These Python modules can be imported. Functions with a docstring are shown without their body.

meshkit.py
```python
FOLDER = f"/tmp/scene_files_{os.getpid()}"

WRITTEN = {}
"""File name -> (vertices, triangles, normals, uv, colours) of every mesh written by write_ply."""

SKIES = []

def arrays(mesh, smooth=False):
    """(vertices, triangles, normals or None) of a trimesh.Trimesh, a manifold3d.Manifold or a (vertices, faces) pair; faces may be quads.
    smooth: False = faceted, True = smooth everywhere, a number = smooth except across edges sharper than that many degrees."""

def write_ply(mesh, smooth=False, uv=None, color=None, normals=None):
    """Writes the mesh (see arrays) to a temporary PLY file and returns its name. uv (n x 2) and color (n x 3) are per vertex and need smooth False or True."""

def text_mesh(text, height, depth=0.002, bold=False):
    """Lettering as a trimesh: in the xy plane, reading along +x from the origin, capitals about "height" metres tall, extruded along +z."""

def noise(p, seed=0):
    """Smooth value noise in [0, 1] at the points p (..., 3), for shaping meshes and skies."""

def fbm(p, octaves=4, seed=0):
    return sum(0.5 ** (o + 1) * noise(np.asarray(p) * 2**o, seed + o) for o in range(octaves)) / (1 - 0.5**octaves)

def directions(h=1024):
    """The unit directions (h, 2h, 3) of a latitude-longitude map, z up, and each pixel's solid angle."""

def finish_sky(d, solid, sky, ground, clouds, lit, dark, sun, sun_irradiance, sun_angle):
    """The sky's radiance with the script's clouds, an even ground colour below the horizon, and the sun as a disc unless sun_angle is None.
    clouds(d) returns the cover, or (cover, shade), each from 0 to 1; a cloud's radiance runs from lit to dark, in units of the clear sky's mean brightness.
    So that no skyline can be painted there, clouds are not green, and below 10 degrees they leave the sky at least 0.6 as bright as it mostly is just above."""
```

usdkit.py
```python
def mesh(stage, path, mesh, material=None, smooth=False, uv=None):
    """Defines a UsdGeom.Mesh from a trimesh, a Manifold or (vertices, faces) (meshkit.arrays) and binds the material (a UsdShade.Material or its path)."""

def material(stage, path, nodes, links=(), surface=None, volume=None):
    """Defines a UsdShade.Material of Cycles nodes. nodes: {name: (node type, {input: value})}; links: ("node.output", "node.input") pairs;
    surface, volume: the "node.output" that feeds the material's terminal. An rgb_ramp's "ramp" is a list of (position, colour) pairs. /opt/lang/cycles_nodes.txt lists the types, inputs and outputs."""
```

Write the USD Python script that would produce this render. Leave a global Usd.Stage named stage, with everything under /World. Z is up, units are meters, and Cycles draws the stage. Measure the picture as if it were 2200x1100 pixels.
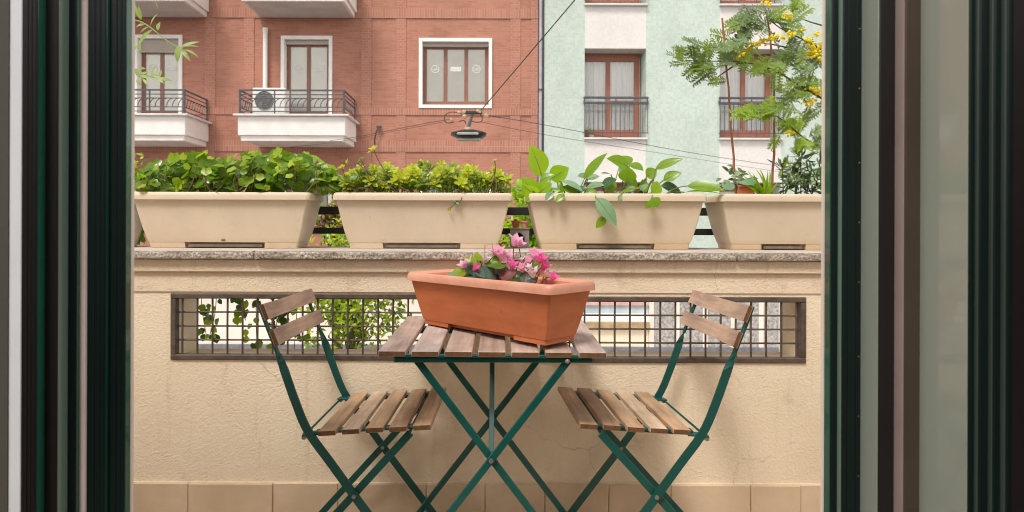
import math, random, numpy as np, trimesh, usdkit, meshkit
from pxr import Usd, UsdGeom, UsdLux, UsdShade, Sdf, Gf
from shapely.geometry import Polygon, box as sbox
from shapely.ops import unary_union
from scipy.spatial.transform import Rotation

stage = Usd.Stage.CreateInMemory()
UsdGeom.SetStageUpAxis(stage, 'Z')
UsdGeom.SetStageMetersPerUnit(stage, 1.0)
UsdGeom.Xform.Define(stage, '/World')
R = random.Random(7)
V = lambda *a: np.array(a, float)

# ------------------------------------------------------------------ camera
F, CX, CY, H = 1356.0, 1045.0, 480.0, 1.05          # focal length and principal point, in pixels of the 2200 x 1100 photograph
cam = UsdGeom.Camera.Define(stage, '/World/camera')
cam.CreateHorizontalApertureAttr(36.0)
cam.CreateFocalLengthAttr(36.0 * F / 2200)
cam.CreateHorizontalApertureOffsetAttr(36.0 * (1100 - CX) / 2200)
cam.CreateVerticalApertureOffsetAttr(-36.0 * (550 - CY) / 2200)
cam.CreateFStopAttr(6.3)
cam.CreateFocusDistanceAttr(2.3)
cam.CreateExposureAttr(0.86)
UsdGeom.Xformable(cam).AddTranslateOp().Set(Gf.Vec3d(0, 0, H))
UsdGeom.Xformable(cam).AddRotateXYZOp().Set(Gf.Vec3f(90, 0, 0))
UsdGeom.Xformable(cam).AddRotateZOp(opSuffix='roll').Set(0.2)

# ------------------------------------------------------------------ sky and sun
SUN_TO = V(-0.30, -0.52, 1.0); SUN_TO /= np.linalg.norm(SUN_TO)
SKY_STRENGTH, SUN_I, SUN_ANGLE = 0.13, 0.4, 15.0
usdkit.material(stage, '/World/Looks/sky_look', {
    'sky': ('sky_texture', {'sky_type': 'single_scattering', 'sun_disc': False, 'sun_elevation': math.asin(SUN_TO[2]), 'sun_rotation': math.atan2(SUN_TO[0], SUN_TO[1])}),
    'tc': ('texture_coordinate', {}), 'n': ('noise_texture', {'scale': 2.2, 'detail': 6.0, 'roughness': 0.55}),
    'r': ('rgb_ramp', {'ramp': [(0.25, (0.55, 0.55, 0.55)), (0.65, (1, 1, 1))]}),
    'cl': ('rgb_to_bw', {}), 'cc': ('combine_color', {}), 'warm': ('mix_color', {'blend_type': 'multiply', 'fac': 1.0, 'b': (1.55, 1.48, 1.40), 'use_clamp': False}),
    'm': ('mix_color', {'blend_type': 'mix', 'use_clamp': False}), 'bg': ('background_shader', {'strength': SKY_STRENGTH})},
    [('tc.generated', 'n.vector'), ('n.fac', 'r.fac'), ('r.color', 'm.fac'), ('sky.color', 'cl.color'), ('cl.val', 'cc.r'), ('cl.val', 'cc.g'), ('cl.val', 'cc.b'),
     ('cc.color', 'warm.a'), ('sky.color', 'm.a'), ('warm.result', 'm.b'), ('m.result', 'bg.color')], surface='bg.background')
dome = UsdLux.DomeLight.Define(stage, '/World/sky')
dome.CreateIntensityAttr(1.0)
UsdShade.MaterialBindingAPI.Apply(dome.GetPrim()).Bind(UsdShade.Material.Get(stage, '/World/Looks/sky_look'))
dome.GetPrim().SetCustomDataByKey('kind', 'structure')
sun = UsdLux.DistantLight.Define(stage, '/World/sun')
sun.CreateNormalizeAttr(True); sun.CreateIntensityAttr(SUN_I); sun.CreateAngleAttr(SUN_ANGLE); sun.CreateColorAttr(Gf.Vec3f(1.0, 0.95, 0.88))
q = Rotation.align_vectors([SUN_TO], [[0, 0, 1]])[0].as_quat()
UsdGeom.Xformable(sun).AddOrientOp().Set(Gf.Quatf(float(q[3]), float(q[0]), float(q[1]), float(q[2])))

# ------------------------------------------------------------------ helpers: scene tree
_count = {}
def numbered(parent, name):
    k = parent + '/' + name
    i = _count.get(k, 0); _count[k] = i + 1
    return k if i == 0 else f'{k}_{i:03d}'
def data(prim, label=None, cat=None, group=None, kind=None):
    for k, v in (('label', label), ('category', cat), ('group', group), ('kind', kind)):
        if v: prim.SetCustomDataByKey(k, v)
def thing(name, label, cat, loc=(0, 0, 0), group=None, kind=None):
    p = numbered('/World', name)
    x = UsdGeom.Xform.Define(stage, p)
    if any(loc): x.AddTranslateOp().Set(Gf.Vec3d(*map(float, loc)))
    data(x.GetPrim(), label, cat, group, kind)
    _loc[p] = V(*loc)
    return p
_loc = {}
def add(parent, name, mesh, mat, label=None, smooth=False, kind=None):
    """a part (or sub-part): mesh is given in world coordinates for things built in place"""
    p = numbered(parent, name)
    root = '/'.join(parent.split('/')[:3])
    off = _loc.get(root)
    v, f = (mesh.vertices, mesh.faces) if hasattr(mesh, 'vertices') else mesh
    m = trimesh.Trimesh(np.asarray(v) - (off if off is not None else 0), f, process=False)
    pr = usdkit.mesh(stage, p, m, mat, smooth=smooth)
    data(pr.GetPrim(), label, None, None, kind)
    return p
def top(name, mesh, mat, label=None, cat=None, group=None, kind=None, smooth=False):
    p = numbered('/World', name)
    pr = usdkit.mesh(stage, p, mesh, mat, smooth=smooth)
    data(pr.GetPrim(), label, cat, group, kind)
    return p
struct = lambda name, mesh, mat, smooth=False: top(name, mesh, mat, kind='structure', smooth=smooth)
cat_ = trimesh.util.concatenate

# ------------------------------------------------------------------ helpers: shapes
def _unit_chamfer():
    pts = []
    for sx in (-1, 1):
        for sy in (-1, 1):
            for sz in (-1, 1):
                for a in range(3):
                    pts.append(((sx, sy, sz), a))
    P = np.array([np.array(s, float) * [.8 if i != a else 1 for i in range(3)] for s, a in pts])
    P = np.array([np.array(s, float) * np.where(np.arange(3) == a, 1.0, .8) for s, a in pts])
    h = trimesh.convex.convex_hull(P)
    idx = [int(np.argmin(np.linalg.norm(P - v, axis=1))) for v in h.vertices]
    return np.array([s for s, a in pts], float), np.eye(3)[[a for s, a in pts]], np.array(idx)[h.faces]
_S, _A, _FC = _unit_chamfer()
def box(x0, x1, y0, y1, z0, z1, c=0.0):
    lo, hi = V(min(x0, x1), min(y0, y1), min(z0, z1)), V(max(x0, x1), max(y0, y1), max(z0, z1))
    if c <= 0:
        return trimesh.creation.box(bounds=[lo, hi])
    h = (hi - lo) / 2
    c = min(c, h.min() * .9)
    v = (lo + hi) / 2 + _S * (h - c * (1 - _A))
    return trimesh.Trimesh(v, _FC, process=False)
def unit(v):
    v = np.asarray(v, float); n = np.linalg.norm(v)
    return v / n if n > 1e-12 else v
def obox(p0, p1, w, t, nrm, c=0.0):
    """a bar from p0 to p1, w wide, t thick along nrm"""
    p0, p1 = np.asarray(p0, float), np.asarray(p1, float)
    a = unit(p1 - p0); n = unit(np.asarray(nrm, float) - np.dot(nrm, a) * a); b = np.cross(n, a)
    L = np.linalg.norm(p1 - p0)
    m = box(-L / 2, L / 2, -w / 2, w / 2, -t / 2, t / 2, c)
    m.vertices = m.vertices @ np.stack([a, b, n]) + (p0 + p1) / 2
    return m
def sweep(P, half_w, half_t, N):
    """flat bar along the polyline P; N = thickness axis at each point"""
    P = np.asarray(P, float); n = len(P)
    half_w = np.broadcast_to(half_w, n); half_t = np.broadcast_to(half_t, n)
    vs = []
    for i in range(n):
        t = unit(P[min(i + 1, n - 1)] - P[max(i - 1, 0)])
        nn = unit(N[i] - np.dot(N[i], t) * t); b = np.cross(nn, t)
        for s, r in ((-1, -1), (1, -1), (1, 1), (-1, 1)):
            vs.append(P[i] + b * s * half_w[i] + nn * r * half_t[i])
    fs = []
    for i in range(n - 1):
        for k in range(4):
            a, b, c, d = i * 4 + k, i * 4 + (k + 1) % 4, (i + 1) * 4 + (k + 1) % 4, (i + 1) * 4 + k
            fs += [[a, b, c], [a, c, d]]
    fs += [[0, 2, 1], [0, 3, 2]]; e = 4 * (n - 1)
    fs += [[e, e + 1, e + 2], [e, e + 2, e + 3]]
    m = trimesh.Trimesh(np.array(vs), np.array(fs), process=False)
    if m.volume < 0: m.invert()
    return m
def tube(P, r, sides=6):
    P = np.asarray(P, float); n = len(P); r = np.broadcast_to(r, n)
    vs, u = [], None
    for i in range(n):
        t = unit(P[min(i + 1, n - 1)] - P[max(i - 1, 0)])
        if u is None: u = np.cross(t, [0, 0, 1] if abs(t[2]) < .9 else [1, 0, 0])
        u = unit(u - np.dot(u, t) * t); w = np.cross(t, u)
        for k in range(sides):
            a = 2 * math.pi * k / sides
            vs.append(P[i] + r[i] * (math.cos(a) * u + math.sin(a) * w))
    vs += [P[0], P[-1]]
    fs = []
    for i in range(n - 1):
        for k in range(sides):
            a, b = i * sides + k, i * sides + (k + 1) % sides
            fs += [[a, b, b + sides], [a, b + sides, a + sides]]
    for k in range(sides):
        fs.append([n * sides, (k + 1) % sides, k]); e = (n - 1) * sides
        fs.append([n * sides + 1, e + k, e + (k + 1) % sides])
    return trimesh.Trimesh(np.array(vs), np.array(fs), process=False)
def spline(P, n=12):
    P = np.asarray(P, float)
    if len(P) < 3: return np.array([P[0] + (P[-1] - P[0]) * t for t in np.linspace(0, 1, n)])
    from scipy.interpolate import CubicSpline
    s = np.r_[0, np.cumsum(np.linalg.norm(np.diff(P, axis=0), axis=1))]
    return CubicSpline(s, P)(np.linspace(0, s[-1], n))
def lathe(prof, sides=24):
    prof = np.asarray(prof, float)
    return trimesh.creation.revolve(prof, sections=sides)
def panel(poly, y0, y1):
    """extrude an (x, z) polygon from y0 to y1"""
    out = []
    for g in getattr(poly, 'geoms', [poly]):
        m = trimesh.creation.extrude_polygon(g, y1 - y0, engine='earcut')
        v = np.array(m.vertices)
        m = trimesh.Trimesh(np.stack([v[:, 0], y0 + v[:, 2], v[:, 1]], 1), m.faces[:, ::-1], process=False)
        out.append(m)
    return cat_(out)
def at(px, py, d):
    """the point at depth d that the photograph shows at (px, py)"""
    return V((px - CX) / F * d, d, H - (py - CY) / F * d)

# ------------------------------------------------------------------ materials
def look(name, c1, c2=None, rough=0.6, scale=8.0, bump=0.0, bscale=60.0, spec=0.5, metal=0.0, detail=5.0, stretch=(1, 1, 1), coat=0.0, obj=False, dist=0.004, ramp=(0.35, 0.65), chip=None):
    c2 = c1 if c2 is None else c2
    nodes = {'g': ('texture_coordinate' if obj else 'geometry', {}), 'mp': ('mapping', {'scale': stretch}),
             'n': ('noise_texture', {'scale': scale, 'detail': detail, 'roughness': 0.6}),
             'r': ('rgb_ramp', {'ramp': [(ramp[0], c1), (ramp[1], c2)]}),
             'p': ('principled_bsdf', {'roughness': rough, 'metallic': metal, 'specular_ior_level': spec, 'coat_weight': coat})}
    links = [('g.object' if obj else 'g.position', 'mp.vector'), ('mp.vector', 'n.vector'), ('n.fac', 'r.fac'), ('r.color', 'p.base_color')]
    if chip:
        nodes.update({'kn': ('noise_texture', {'scale': chip[0], 'detail': 7.0, 'roughness': 0.7}), 'kr': ('rgb_ramp', {'ramp': [(chip[1], (0, 0, 0)), (chip[1] + .03, (0.85, 0.85, 0.85))]}), 'km': ('mix_color', {'blend_type': 'mix', 'b': chip[2]})})
        links = [l for l in links if l[1] != 'p.base_color'] + [('g.object' if obj else 'g.position', 'kn.vector'), ('kn.fac', 'kr.fac'), ('kr.color', 'km.fac'), ('r.color', 'km.a'), ('km.result', 'p.base_color')]
    if bump:
        nodes['bn'] = ('noise_texture', {'scale': bscale, 'detail': 4.0, 'roughness': 0.6})
        nodes['b'] = ('bump', {'strength': bump, 'distance': dist})
        links += [('mp.vector', 'bn.vector'), ('bn.fac', 'b.height'), ('b.normal', 'p.normal')]
    return usdkit.material(stage, '/World/Looks/' + name, nodes, links, surface='p.BSDF')
def leaf_look(name, c1, c2, rough=0.42, trans=0.35, tc=None):
    tc = tc or tuple(min(1, x * 1.5) for x in c2)
    return usdkit.material(stage, '/World/Looks/' + name, {
        'g': ('geometry', {}), 'n': ('noise_texture', {'scale': 14.0, 'detail': 3.0}),
        'r': ('rgb_ramp', {'ramp': [(0.35, c1), (0.65, c2)]}), 'p': ('principled_bsdf', {'roughness': rough, 'specular_ior_level': 0.5}),
        't': ('translucent_bsdf', {'color': tc}), 'm': ('mix_closure', {'fac': trans})},
        [('g.position', 'n.vector'), ('n.fac', 'r.fac'), ('r.color', 'p.base_color'), ('p.BSDF', 'm.closure1'), ('t.BSDF', 'm.closure2')], surface='m.closure')
def brick_look(name, c1, c2, mortar, bw, rh, ms, offset=0.5, rough=0.8, bump=0.4, swap=False, tint=0.25, spec=0.3):
    return usdkit.material(stage, '/World/Looks/' + name, {
        'g': ('geometry', {}), 's': ('separate_xyz', {}), 'c': ('combine_xyz', {}),
        'b': ('brick_texture', {'color1': c1, 'color2': c2, 'mortar': mortar, 'scale': 1.0, 'brick_width': bw, 'row_height': rh, 'mortar_size': ms, 'mortar_smooth': 0.2, 'offset': offset, 'bias': 0.0}),
        'n': ('noise_texture', {'scale': 0.9, 'detail': 6.0, 'roughness': 0.65}), 'r': ('rgb_ramp', {'ramp': [(0.3, (1 - tint,) * 3), (0.7, (1 + tint * .4,) * 3)]}),
        'm': ('mix_color', {'blend_type': 'multiply', 'fac': 1.0, 'use_clamp': False}),
        'bu': ('bump', {'strength': bump, 'distance': 0.006, 'invert': True}),
        'p': ('principled_bsdf', {'roughness': rough, 'specular_ior_level': spec})},
        [('g.position', 's.vector'), ('s.z' if swap else 's.x', 'c.x'), ('s.x' if swap else 's.z', 'c.y'), ('c.vector', 'b.vector'), ('g.position', 'n.vector'), ('n.fac', 'r.fac'),
         ('b.color', 'm.a'), ('r.color', 'm.b'), ('m.result', 'p.base_color'), ('b.fac', 'bu.height'), ('bu.normal', 'p.normal')], surface='p.BSDF')
def wood_look(name, c1, c2, rough=0.55, axis=(60, 4, 60)):
    return usdkit.material(stage, '/World/Looks/' + name, {
        'g': ('texture_coordinate', {}), 'mp': ('mapping', {'scale': axis}), 'n': ('noise_texture', {'scale': 1.0, 'detail': 6.0, 'roughness': 0.65, 'distortion': 0.6}),
        'n2': ('noise_texture', {'scale': 9.0, 'detail': 3.0}), 'r': ('rgb_ramp', {'ramp': [(0.3, c1), (0.68, c2)]}), 'r2': ('rgb_ramp', {'ramp': [(0.35, (0.72, 0.72, 0.74)), (0.65, (1.08, 1.06, 1.05))]}),
        'm': ('mix_color', {'blend_type': 'multiply', 'fac': 1.0, 'use_clamp': False}), 'b': ('bump', {'strength': 0.35, 'distance': 0.002}), 'p': ('principled_bsdf', {'roughness': rough, 'specular_ior_level': 0.4})},
        [('g.object', 'mp.vector'), ('mp.vector', 'n.vector'), ('g.object', 'n2.vector'), ('n.fac', 'r.fac'), ('n2.fac', 'r2.fac'), ('r.color', 'm.a'), ('r2.color', 'm.b'), ('m.result', 'p.base_color'),
         ('n.fac', 'b.height'), ('b.normal', 'p.normal')], surface='p.BSDF')
def pane_look(name, tint=(0.985, 0.99, 0.985)):
    return usdkit.material(stage, '/World/Looks/' + name, {
        'f': ('fresnel', {'IOR': 1.5}), 't': ('transparent_bsdf', {'color': tint}), 'g': ('glossy_bsdf', {'color': (0.9, 0.9, 0.9), 'roughness': 0.02}), 'm': ('mix_closure', {})},
        [('f.fac', 'm.fac'), ('t.BSDF', 'm.closure1'), ('g.BSDF', 'm.closure2')], surface='m.closure')
def stucco_look(name, c1, c2, stain, sscale=1.6, cracks=True):
    """painted render: trowelled relief, blotches, drip streaks, hairline cracks"""
    return usdkit.material(stage, '/World/Looks/' + name, {
        'g': ('geometry', {}), 'n': ('noise_texture', {'scale': 2.4, 'detail': 8.0, 'roughness': 0.66}), 'r': ('rgb_ramp', {'ramp': [(0.28, c1), (0.72, c2)]}),
        'sn': ('noise_texture', {'scale': sscale * 4, 'detail': 9.0, 'roughness': 0.78, 'distortion': 0.5}), 'sr': ('rgb_ramp', {'ramp': [(0.56, (0, 0, 0)), (0.76, (0.6, 0.6, 0.6))]}),
        'm': ('mix_color', {'blend_type': 'mix', 'b': stain}),
        'dm': ('mapping', {'scale': (22.0, 1.0, 1.3)}), 'dn': ('noise_texture', {'scale': 1.0, 'detail': 5.0, 'roughness': 0.6}), 'dr': ('rgb_ramp', {'ramp': [(0.60, (0, 0, 0)), (0.78, (0.42, 0.42, 0.42))]}), 'm2': ('mix_color', {'blend_type': 'mix', 'b': stain}),
        'cn': ('noise_texture', {'scale': 7.0, 'detail': 4.0}), 'ca': ('vector_math', {'math_type': 'multiply_add', 'vector2': (0.16, 0.16, 0.16)}),
        'cv': ('voronoi_texture', {'feature': 'distance_to_edge', 'scale': 2.3}), 'cr': ('rgb_ramp', {'ramp': [(0.0, (0.55 if cracks else 0,) * 3), (0.006, (0, 0, 0))]}), 'm3': ('mix_color', {'blend_type': 'mix', 'b': tuple(x * .7 for x in stain)}),
        'cm': ('math', {'math_type': 'multiply'}), 'c2': ('rgb_ramp', {'ramp': [(0.5, (0, 0, 0)), (0.62, (1, 1, 1))]}),
        'v': ('noise_texture', {'scale': 105.0, 'detail': 3.0, 'roughness': 0.5, 'distortion': 0.8}), 'v2': ('noise_texture', {'scale': 300.0, 'detail': 2.0}), 'ad': ('math', {'math_type': 'multiply_add', 'value2': 0.35}),
        'b': ('bump', {'strength': 0.5, 'distance': 0.007}), 'p': ('principled_bsdf', {'roughness': 0.85, 'specular_ior_level': 0.25})},
        [('g.position', 'n.vector'), ('n.fac', 'r.fac'), ('g.position', 'sn.vector'), ('sn.fac', 'sr.fac'), ('sr.color', 'm.fac'), ('r.color', 'm.a'), ('g.position', 'dm.vector'), ('dm.vector', 'dn.vector'), ('dn.fac', 'dr.fac'), ('dr.color', 'm2.fac'), ('m.result', 'm2.a'),
         ('g.position', 'cn.vector'), ('cn.color', 'ca.vector1'), ('g.position', 'ca.vector3'), ('ca.vector', 'cv.vector'), ('cv.distance', 'cr.fac'), ('cr.color', 'cm.value1'), ('n.fac', 'c2.fac'), ('c2.color', 'cm.value2'), ('cm.value', 'm3.fac'), ('m2.result', 'm3.a'), ('m3.result', 'p.base_color'),
         ('g.position', 'v.vector'), ('g.position', 'v2.vector'), ('v2.fac', 'ad.value1'), ('v.fac', 'ad.value3'), ('ad.value', 'b.height'), ('b.normal', 'p.normal')], surface='p.BSDF')

M = {}
M['stucco'] = stucco_look('parapet_plaster', (0.78, 0.65, 0.475), (0.87, 0.75, 0.58), (0.45, 0.32, 0.20))
M['smooth_plaster'] = stucco_look('band_plaster', (0.74, 0.60, 0.445), (0.82, 0.69, 0.53), (0.38, 0.28, 0.19), 2.2)
M['skirt'] = look('skirting_tile', (0.56, 0.43, 0.285), (0.68, 0.53, 0.375), 0.6, 5, 0.3, 50)
M['coping'] = usdkit.material(stage, '/World/Looks/coping_granite', {
    'g': ('geometry', {}), 'v': ('noise_texture', {'scale': 120.0, 'detail': 4.0, 'roughness': 0.7}), 'n': ('noise_texture', {'scale': 12.0, 'detail': 6.0}),
    'r': ('rgb_ramp', {'ramp': [(0.32, (0.13, 0.11, 0.09)), (0.47, (0.37, 0.32, 0.27)), (0.63, (0.64, 0.575, 0.50))]}), 'r2': ('rgb_ramp', {'ramp': [(0.3, (0.6, 0.55, 0.5)), (0.6, (1.1, 1.1, 1.1))]}),
    'm': ('mix_color', {'blend_type': 'multiply', 'fac': 1.0, 'use_clamp': False}), 'b': ('bump', {'strength': 0.9, 'distance': 0.006}), 'p': ('principled_bsdf', {'roughness': 0.8})},
    [('g.position', 'v.vector'), ('g.position', 'n.vector'), ('v.fac', 'r.fac'), ('n.fac', 'r2.fac'), ('r.color', 'm.a'), ('r2.color', 'm.b'), ('m.result', 'p.base_color'), ('v.fac', 'b.height'), ('b.normal', 'p.normal')], surface='p.BSDF')
M['coping_top'] = look('coping_worn_top', (0.40, 0.34, 0.29), (0.55, 0.48, 0.41), 0.75, 14, 0.3, 90)
M['grille'] = look('grille_iron', (0.065, 0.046, 0.035), (0.115, 0.084, 0.064), 0.6, 30, 0.3, 120)
def planter_look(name, k, off, st):
  return usdkit.material(stage, '/World/Looks/' + name, {
    'g': ('geometry', {}), 's': ('separate_xyz', {}), 'om': ('mapping', {'location': (off, off * .7, 0.0)}), 'n': ('noise_texture', {'scale': 6.0, 'detail': 8.0, 'roughness': 0.68}), 'r': ('rgb_ramp', {'ramp': [(0.3, (0.62 * k[0], 0.51 * k[1], 0.38 * k[2])), (0.7, (0.70 * k[0], 0.585 * k[1], 0.445 * k[2]))]}),
    'fn': ('noise_texture', {'scale': 160.0, 'detail': 2.0}), 'fr': ('rgb_ramp', {'ramp': [(0.70, (0, 0, 0)), (0.76, (0.6, 0.6, 0.6))]}), 'fm': ('mix_color', {'blend_type': 'mix', 'b': (0.30, 0.21, 0.13)}),
    'mr': ('map_range', {'from_min': 0.957, 'from_max': 0.995, 'to_min': st, 'to_max': 0.0, 'clamp': True}), 'mn': ('math', {'math_type': 'multiply'}), 'mm': ('mix_color', {'blend_type': 'mix', 'b': (0.50, 0.31, 0.12)}),
    'wn': ('noise_texture', {'scale': 11.0, 'detail': 9.0, 'roughness': 0.8, 'distortion': 1.2}), 'wr': ('rgb_ramp', {'ramp': [(0.58, (0, 0, 0)), (0.72, (0.42, 0.42, 0.42))]}), 'wm': ('mix_color', {'blend_type': 'mix', 'b': (0.44, 0.345, 0.24)}), 'b': ('bump', {'strength': 0.12, 'distance': 0.003}), 'p': ('principled_bsdf', {'roughness': 0.55, 'specular_ior_level': 0.35})},
    [('g.position', 's.vector'), ('g.position', 'om.vector'), ('om.vector', 'n.vector'), ('n.fac', 'r.fac'), ('g.position', 'fn.vector'), ('fn.fac', 'fr.fac'), ('r.color', 'fm.a'), ('fr.color', 'fm.fac'), ('s.z', 'mr.value'), ('mr.result', 'mn.value1'), ('n.fac', 'mn.value2'),
     ('mn.value', 'mm.fac'), ('fm.result', 'mm.a'), ('om.vector', 'wn.vector'), ('wn.fac', 'wr.fac'), ('wr.color', 'wm.fac'), ('mm.result', 'wm.a'), ('wm.result', 'p.base_color'), ('n.fac', 'b.height'), ('b.normal', 'p.normal')], surface='p.BSDF')
PLK = [planter_look('planter_plastic_' + n, k, o, st) for n, k, o, st in (('ivory', (1.03, 1.03, 1.03), 0.0, .55), ('cream', (1.0, 1.0, 1.0), 3.1, .35), ('stained', (.97, .96, .93), 7.7, 1.0), ('faded', (.95, .955, .95), 12.3, .9))]
M['foot_slot'] = look('planter_tray_edge', (0.13, 0.10, 0.075), (0.22, 0.18, 0.14), 0.6, 30)
M['terracotta'] = usdkit.material(stage, '/World/Looks/terracotta_plastic', {
    'g': ('texture_coordinate', {}), 'mp': ('mapping', {'scale': (1, 1, 4)}), 'n': ('noise_texture', {'scale': 7.0, 'detail': 6.0}), 'r': ('rgb_ramp', {'ramp': [(0.35, (0.45, 0.118, 0.034)), (0.65, (0.55, 0.155, 0.05))]}),
    'dn': ('noise_texture', {'scale': 9.0, 'detail': 9.0, 'roughness': 0.75, 'distortion': 0.8}), 'dr': ('rgb_ramp', {'ramp': [(0.54, (0, 0, 0)), (0.74, (0.4, 0.4, 0.4))]}), 'dm': ('mix_color', {'blend_type': 'mix', 'b': (0.55, 0.27, 0.17)}),
    'kn': ('noise_texture', {'scale': 34.0, 'detail': 5.0, 'roughness': 0.7}), 'kr': ('rgb_ramp', {'ramp': [(0.66, (0, 0, 0)), (0.74, (0.6, 0.6, 0.6))]}), 'km': ('mix_color', {'blend_type': 'mix', 'b': (0.20, 0.075, 0.035)}),
    'b': ('bump', {'strength': 0.15, 'distance': 0.004}), 'p': ('principled_bsdf', {'roughness': 0.45})},
    [('g.object', 'mp.vector'), ('mp.vector', 'n.vector'), ('n.fac', 'r.fac'), ('g.object', 'dn.vector'), ('dn.fac', 'dr.fac'), ('dr.color', 'dm.fac'), ('r.color', 'dm.a'), ('g.object', 'kn.vector'), ('kn.fac', 'kr.fac'), ('kr.color', 'km.fac'), ('dm.result', 'km.a'), ('km.result', 'p.base_color'),
     ('n.fac', 'b.height'), ('b.normal', 'p.normal')], surface='p.BSDF')
M['terracotta_rim'] = look('terracotta_rim_faded', (0.66, 0.29, 0.18), (0.74, 0.37, 0.26), 0.45, 9, 0.1, 30, obj=True)
M['soil'] = look('potting_soil', (0.018, 0.011, 0.007), (0.06, 0.038, 0.022), 0.95, 60, 0.8, 120)
M['rail'] = look('rail_black', (0.008, 0.009, 0.008), (0.016, 0.016, 0.014), 0.5, 10)
M['teal'] = look('chair_green_enamel', (0.0, 0.055, 0.044), (0.002, 0.076, 0.062), 0.38, 12, 0.06, 60, obj=True, chip=(42, 0.68, (0.10, 0.05, 0.025)))
M['bolt'] = look('rivet_steel', (0.20, 0.19, 0.17), (0.36, 0.34, 0.30), 0.45, 40, metal=0.7)
M['seat_wood'] = wood_look('seat_slat_wood', (0.37, 0.225, 0.12), (0.62, 0.42, 0.26))
M['seat_wood2'] = wood_look('seat_slat_wood_dark', (0.29, 0.17, 0.093), (0.50, 0.325, 0.20))
M['seat_wood3'] = wood_look('seat_slat_wood_pale', (0.46, 0.315, 0.195), (0.72, 0.545, 0.39))
M['back_wood'] = wood_look('backrest_wood', (0.42, 0.275, 0.19), (0.65, 0.47, 0.355))
M['table_wood'] = wood_look('table_slat_wood', (0.40, 0.285, 0.225), (0.62, 0.49, 0.42))
M['table_wood2'] = wood_look('table_slat_wood_dark', (0.32, 0.215, 0.165), (0.53, 0.41, 0.345))
M['table_wood3'] = wood_look('table_slat_wood_pale', (0.42, 0.325, 0.285), (0.66, 0.555, 0.50))
M['end_grain'] = look('slat_end_grain', (0.10, 0.045, 0.015), (0.18, 0.085, 0.035), 0.7, 90, 0.2, 120, obj=True)
M['brick'] = brick_look('facade_brick', (0.435, 0.200, 0.138), (0.375, 0.160, 0.106), (0.425, 0.212, 0.152), 0.25, 0.062, 0.006, tint=0.20, bump=0.25)
M['soldier'] = brick_look('facade_brick_upright', (0.435, 0.20, 0.138), (0.375, 0.16, 0.106), (0.47, 0.265, 0.195), 0.25, 0.066, 0.008, offset=0.0, swap=True, tint=0.15)
M['header'] = brick_look('facade_brick_strip', (0.43, 0.197, 0.136), (0.375, 0.16, 0.106), (0.45, 0.235, 0.17), 0.125, 0.066, 0.008, offset=0.5, tint=0.12)
M['mosaic'] = brick_look('green_mosaic_tile', (0.525, 0.60, 0.53), (0.43, 0.515, 0.445), (0.53, 0.585, 0.53), 0.062, 0.062, 0.004, offset=0.0, rough=0.35, bump=0.25, tint=0.14, spec=0.5)
M['pale_tile'] = brick_look('pale_mosaic_tile', (0.72, 0.675, 0.635), (0.66, 0.62, 0.58), (0.66, 0.62, 0.58), 0.062, 0.062, 0.004, offset=0.0, rough=0.4, bump=0.2, tint=0.10, spec=0.5)
M['white_stone'] = look('balcony_white_stone', (0.70, 0.64, 0.60), (0.78, 0.72, 0.68), 0.7, 3, 0.15, 20)
M['stone_cap'] = look('balcony_cap_stone', (0.56, 0.53, 0.51), (0.66, 0.63, 0.61), 0.6, 4)
M['under_plaster'] = look('balcony_soffit', (0.50, 0.45, 0.42), (0.60, 0.55, 0.52), 0.8, 2)
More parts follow.
